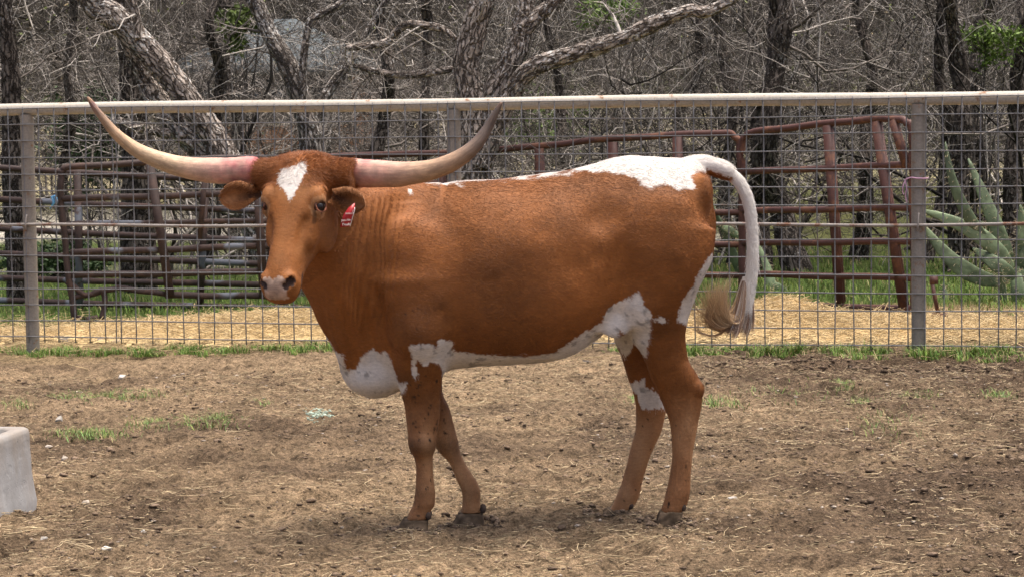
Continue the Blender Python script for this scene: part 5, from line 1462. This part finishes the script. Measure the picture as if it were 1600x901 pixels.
# --- hooves
M['hoof'] = mat_col('hoof_horn', 0.9, 40, 0.5, 0.004, spec=0.08)
def hoof(toe_px, heel_px, top_l, top_r, y_top, y_bot, Y):
    """two pointed claws and a pair of dewclaws"""
    t = W(toe_px, y_bot, Y); h = W(heel_px, y_bot, Y); zl = W(0, y_top, Y)[2] * 0
    ztop = W((top_l + top_r) / 2, y_top, Y)[2]; xl = W(top_l, y_top, Y)[0]; xr = W(top_r, y_top, Y)[0]
    mb = MB()
    for sg in (-1, 1):
        rings = []
        for u in np.linspace(0, 1, 9):
            z = -0.012 + (ztop + 0.012) * u
            x0 = t[0] + (xl - t[0]) * u ** 0.85; x1 = h[0] + (xr - h[0]) * u
            cx, ax2 = (x0 + x1) / 2, (x1 - x0) / 2; wy = 0.026 - 0.003 * u
            ring = []
            for ph in np.arange(18) / 18 * 2 * pi:
                cxp = cos(ph); sharp = 1.0 if cxp > 0 else 1 - 0.45 * (abs(cxp) ** 3)
                ring.append([cx + ax2 * cxp, Y + sg * (0.024 + .004 * (1 - u)) + wy * sin(ph) * sharp + sg * 0.008 * max(0, -cxp) * (1 - u), z + 0.004 * sin(ph * 3) * (u > .9)])
            rings.append(ring)
        V = np.array(rings).reshape(-1, 3); i = np.arange(9 * 18).reshape(9, 18); nx = np.roll(i, -1, 1)
        F = np.stack([i[:-1], nx[:-1], nx[1:], i[1:]], -1).reshape(-1, 4)
        k = (0.6 + 0.6 * fbm(V * 40, 2, 601))[:, None]; base = mb.n
        mb.add(V, F, np.array([0.24, 0.172, 0.112]) * np.clip(k, .4, 1.4)); mb.l.append(i[-1] + base); mb.s.append(np.array([18]))
        c = np.array([xr + 0.002, Y + sg * .022, ztop + .014]); v = sv * np.array([.011, .010, .014]) + c; mb.add(v, sf, np.array([0.09, 0.065, 0.05]))
    mb.build('hoof', M['hoof'], cow)
hoof(612, 668, 630, 669, 810, 835, 8.545)
hoof(706, 757, 716, 754, 800, 822, 8.735)
hoof(1022, 1064, 1031, 1066, 797, 817, 8.665)
hoof(926, 980, 947, 984, 794, 812, 8.845)
mb = MB(); fx = []; fy = []
for (a, Yf) in ((640, 8.545), (732, 8.735), (1044, 8.665), (953, 8.845)):
    m_ = 130; an = RNG.uniform(0, 2 * pi, m_); rr2 = RNG.normal(1.05, .22, m_)
    fx.append((a - 800) * Yf / FPX + 0.078 * rr2 * np.cos(an)); fy.append(Yf + 0.062 * rr2 * np.sin(an))
fx = np.concatenate(fx); fy = np.concatenate(fy); m_ = len(fx)
scatter_blobs(mb, fx, fy, RNG.uniform(.003, .012, m_), np.array([0.19, 0.138, 0.095]) * RNG.uniform(.5, 1.5, m_)[:, None], 0.8)
tag(mb.build('kicked_dirt', M['clod'], smooth=False), 'crumbled dirt pushed up around the four hooves', None, None, 'stuff')

# --- tail
mb = MB(); Tc = np.tile(WHITE, (len(TP), 1)) * (1 + 0.05 * np.sin(np.arange(len(TP)))[:, None])
tubes(mb, TP, TR * .80, 18); V = mb.v[0]; nm_ = V - np.repeat(TP, 18, 0)
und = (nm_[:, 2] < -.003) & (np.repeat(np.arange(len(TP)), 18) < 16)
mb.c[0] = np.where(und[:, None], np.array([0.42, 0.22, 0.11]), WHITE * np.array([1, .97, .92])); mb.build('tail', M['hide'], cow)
m_ = 26000; i = RNG.integers(8, len(TP), m_); th = RNG.uniform(0, 2 * pi, m_)
T_, A2, B2 = frames(TP[None]); T_, A2, B2 = T_[0], A2[0], B2[0]
nn = A2[i] * np.cos(th)[:, None] + B2[i] * np.sin(th)[:, None]; p = TP[i] + nn * (TR[i] * .76)[:, None]
ln = (0.016 + 0.03 * (i / len(TP)) ** 2) * RNG.uniform(.6, 1.4, m_); dr = T_[i] + nn * .13 + RNG.normal(0, .10, (m_, 3))
hp = np.stack([p, p + dr * (ln * .5)[:, None], p + (dr - nn * .16) * ln[:, None]], 1)
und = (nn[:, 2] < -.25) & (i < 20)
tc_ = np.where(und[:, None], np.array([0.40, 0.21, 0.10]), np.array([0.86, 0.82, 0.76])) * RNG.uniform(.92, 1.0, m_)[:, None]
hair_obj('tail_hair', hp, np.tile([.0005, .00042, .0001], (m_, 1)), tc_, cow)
# switch: long strands, pale curl swept left, dark tips hanging
def strands(m_, ctrl, spread, cols, colj, rad=.0007):
    C = np.array([W(a, b, Y_) for a, b, Y_ in ctrl]); out = []
    k = len(C); t = RNG.random(m_)
    offs = RNG.normal(0, 1, (m_, 1, 3)) * np.array([1, .7, .5])
    sp = np.array(spread)[None, :, None]
    clump = RNG.integers(0, 16, m_); co = RNG.normal(0, 1, (16, 1, 3)) * np.array([1, .7, .6])
    P = C[None] + (offs * .22 + co[clump] * .85) * sp
    for c_ in range(len(P)): out.append(smooth_poly(P[c_][:, :], 3))
    P = np.array(out); L_ = RNG.uniform(.55, 1.0, m_)
    kk = P.shape[1]; ti = np.linspace(0, 1, kk)[None] * L_[:, None] * (kk - 1); f0 = np.clip(ti.astype(int), 0, kk - 2); fr = (ti - f0)[..., None]
    P = np.take_along_axis(P, f0[..., None].repeat(3, 2), 1) * (1 - fr) + np.take_along_axis(P, (f0 + 1)[..., None].repeat(3, 2), 1) * fr
    cj = np.array(cols)[RNG.integers(0, len(cols), m_)] * RNG.uniform(1 - colj, 1 + colj, m_)[:, None]
    R2 = np.tile(np.interp(np.linspace(0, 1, kk), [0, .7, 1], [1, .8, .15]) * rad, (m_, 1))
    return P, R2, cj
P1 = strands(1300, [(1166, 440, 8.745), (1164, 470, 8.742), (1160, 497, 8.74), (1157, 512, 8.735), (1152, 526, 8.73)], [.009, .017, .024, .027, .03], [(0.22, 0.135, 0.09), (0.36, 0.25, 0.17), (0.6, 0.53, 0.46), (0.17, 0.10, 0.07)], .25)
P2 = strands(420, [(1164, 455, 8.74), (1156, 484, 8.73), (1140, 503, 8.72), (1122, 492, 8.715), (1114, 468, 8.71), (1104, 436, 8.71)], [.006, .012, .018, .030, .042, .050], [(0.52, 0.36, 0.20), (0.58, 0.42, 0.25), (0.44, 0.28, 0.15)], .2)
P3_ = strands(500, [(1166, 435, 8.738), (1162, 465, 8.733), (1156, 488, 8.73), (1148, 503, 8.728)], [.008, .012, .012, .010], [(0.72, 0.67, 0.62), (0.64, 0.58, 0.52)], .1)
P4 = strands(330, [(1162, 465, 8.735), (1150, 497, 8.722), (1132, 492, 8.715), (1126, 462, 8.71), (1137, 430, 8.71)], [.006, .012, .018, .026, .036], [(0.55, 0.40, 0.25), (0.50, 0.36, 0.22)], .2)
P5 = strands(330, [(1163, 460, 8.742), (1153, 492, 8.73), (1136, 512, 8.722), (1116, 498, 8.718), (1122, 474, 8.712), (1116, 446, 8.708)], [.006, .012, .018, .028, .036, .044], [(0.50, 0.34, 0.19), (0.40, 0.26, 0.15)], .2)
for q, nm in ((P5, 'tail_switch'), (P1, 'tail_switch'), (P2, 'tail_switch'), (P3_, 'tail_switch'), (P4, 'tail_switch')): hair_obj(nm, q[0], q[1], q[2], cow)

# --- ear tag
def ear_tag():
    Y_ = 8.14
    cor = [W(554.5, 317, Y_), W(554, 329, Y_ - .004), W(547, 354, Y_ - .012), W(531, 355, Y_ - .012), (W(537, 335, Y_ - .006)), (W(545, 324, Y_ - .002))]
    n = np.cross(cor[2] - cor[1], cor[3] - cor[1]); n /= np.linalg.norm(n)
    if n[1] > 0: n = -n
    V = [c for c in cor] + [c - n * .0022 for c in cor]; k = len(cor)
    F = [list(range(k)), list(range(2 * k - 1, k - 1, -1))] + [[i, i + k, (i + 1) % k + k, (i + 1) % k] for i in range(k)]
    mb = MB(); mb.add(V, F); t = mb.build('ear_tag', mat_plain('red_tag', (0.42, 0.020, 0.022), 0.4, 0.4, 60, 0.15), cow, False); t['label'] = 'red ear tag with white lettering'
    wm = mat_plain('tag_white', (0.80, 0.70, 0.62), 0.5, 0.3, 60, 0.1)
    mb = MB(); e0, e1, e2 = cor[0] + n * .0008, cor[1] + n * .0008, cor[2] + n * .0008; tubes(mb, np.array([e0 * .4 + e1 * .6, e1, e2]), np.full(3, .0013), 6, cap=True); mb.build('tag_edge', wm, t)
    ux = (cor[2] - cor[3]); ux /= np.linalg.norm(ux); uy = np.cross(n, ux); uy = uy if uy[2] > 0 else -uy
    shear = 0.38
    for txt, (a, b), size in (('1', (549, 331), .010), ('TARILLOS', (538.5, 335), .0075), ('Just a Nw', (533.2, 346), .0105), ('Trudie', (533.5, 353), .0115)):
        cu = bpy.data.curves.new('tag_lettering', 'FONT'); cu.body = txt; cu.size = size; cu.extrude = .0003; cu.shear = .3
        o = bpy.data.objects.new('tag_lettering', cu); COL.objects.link(o)
        cu.space_character = .9
        p = W(a, b, Y_ - .012) ; d_ = (p - cor[3]) @ n; p = p - n * d_ + n * .0012
        mt = Matrix(((ux[0], uy[0], n[0], p[0]), (ux[1], uy[1], n[1], p[1]), (ux[2], uy[2], n[2], p[2]), (0, 0, 0, 1)))
        bpy.context.view_layer.update()
        wd = max(o.dimensions[0], 1e-4); lim = {'1': .004, 'TARILLOS': .030, 'Just a Nw': .033, 'Trudie': .029}[txt]
        o.matrix_world = mt @ Matrix.Diagonal((lim / wd, 1, 1, 1))
        cu.materials.append(wm)
        bpy.context.view_layer.update()
        me = bpy.data.meshes.new_from_object(o.evaluated_get(bpy.context.evaluated_depsgraph_get()))
        mw = o.matrix_world.copy(); bpy.data.objects.remove(o); bpy.data.curves.remove(cu)
        o = bpy.data.objects.new('lettering', me); COL.objects.link(o); o.parent = t
        o.matrix_parent_inverse = t.matrix_world.inverted(); o.matrix_world = mw
ear_tag()
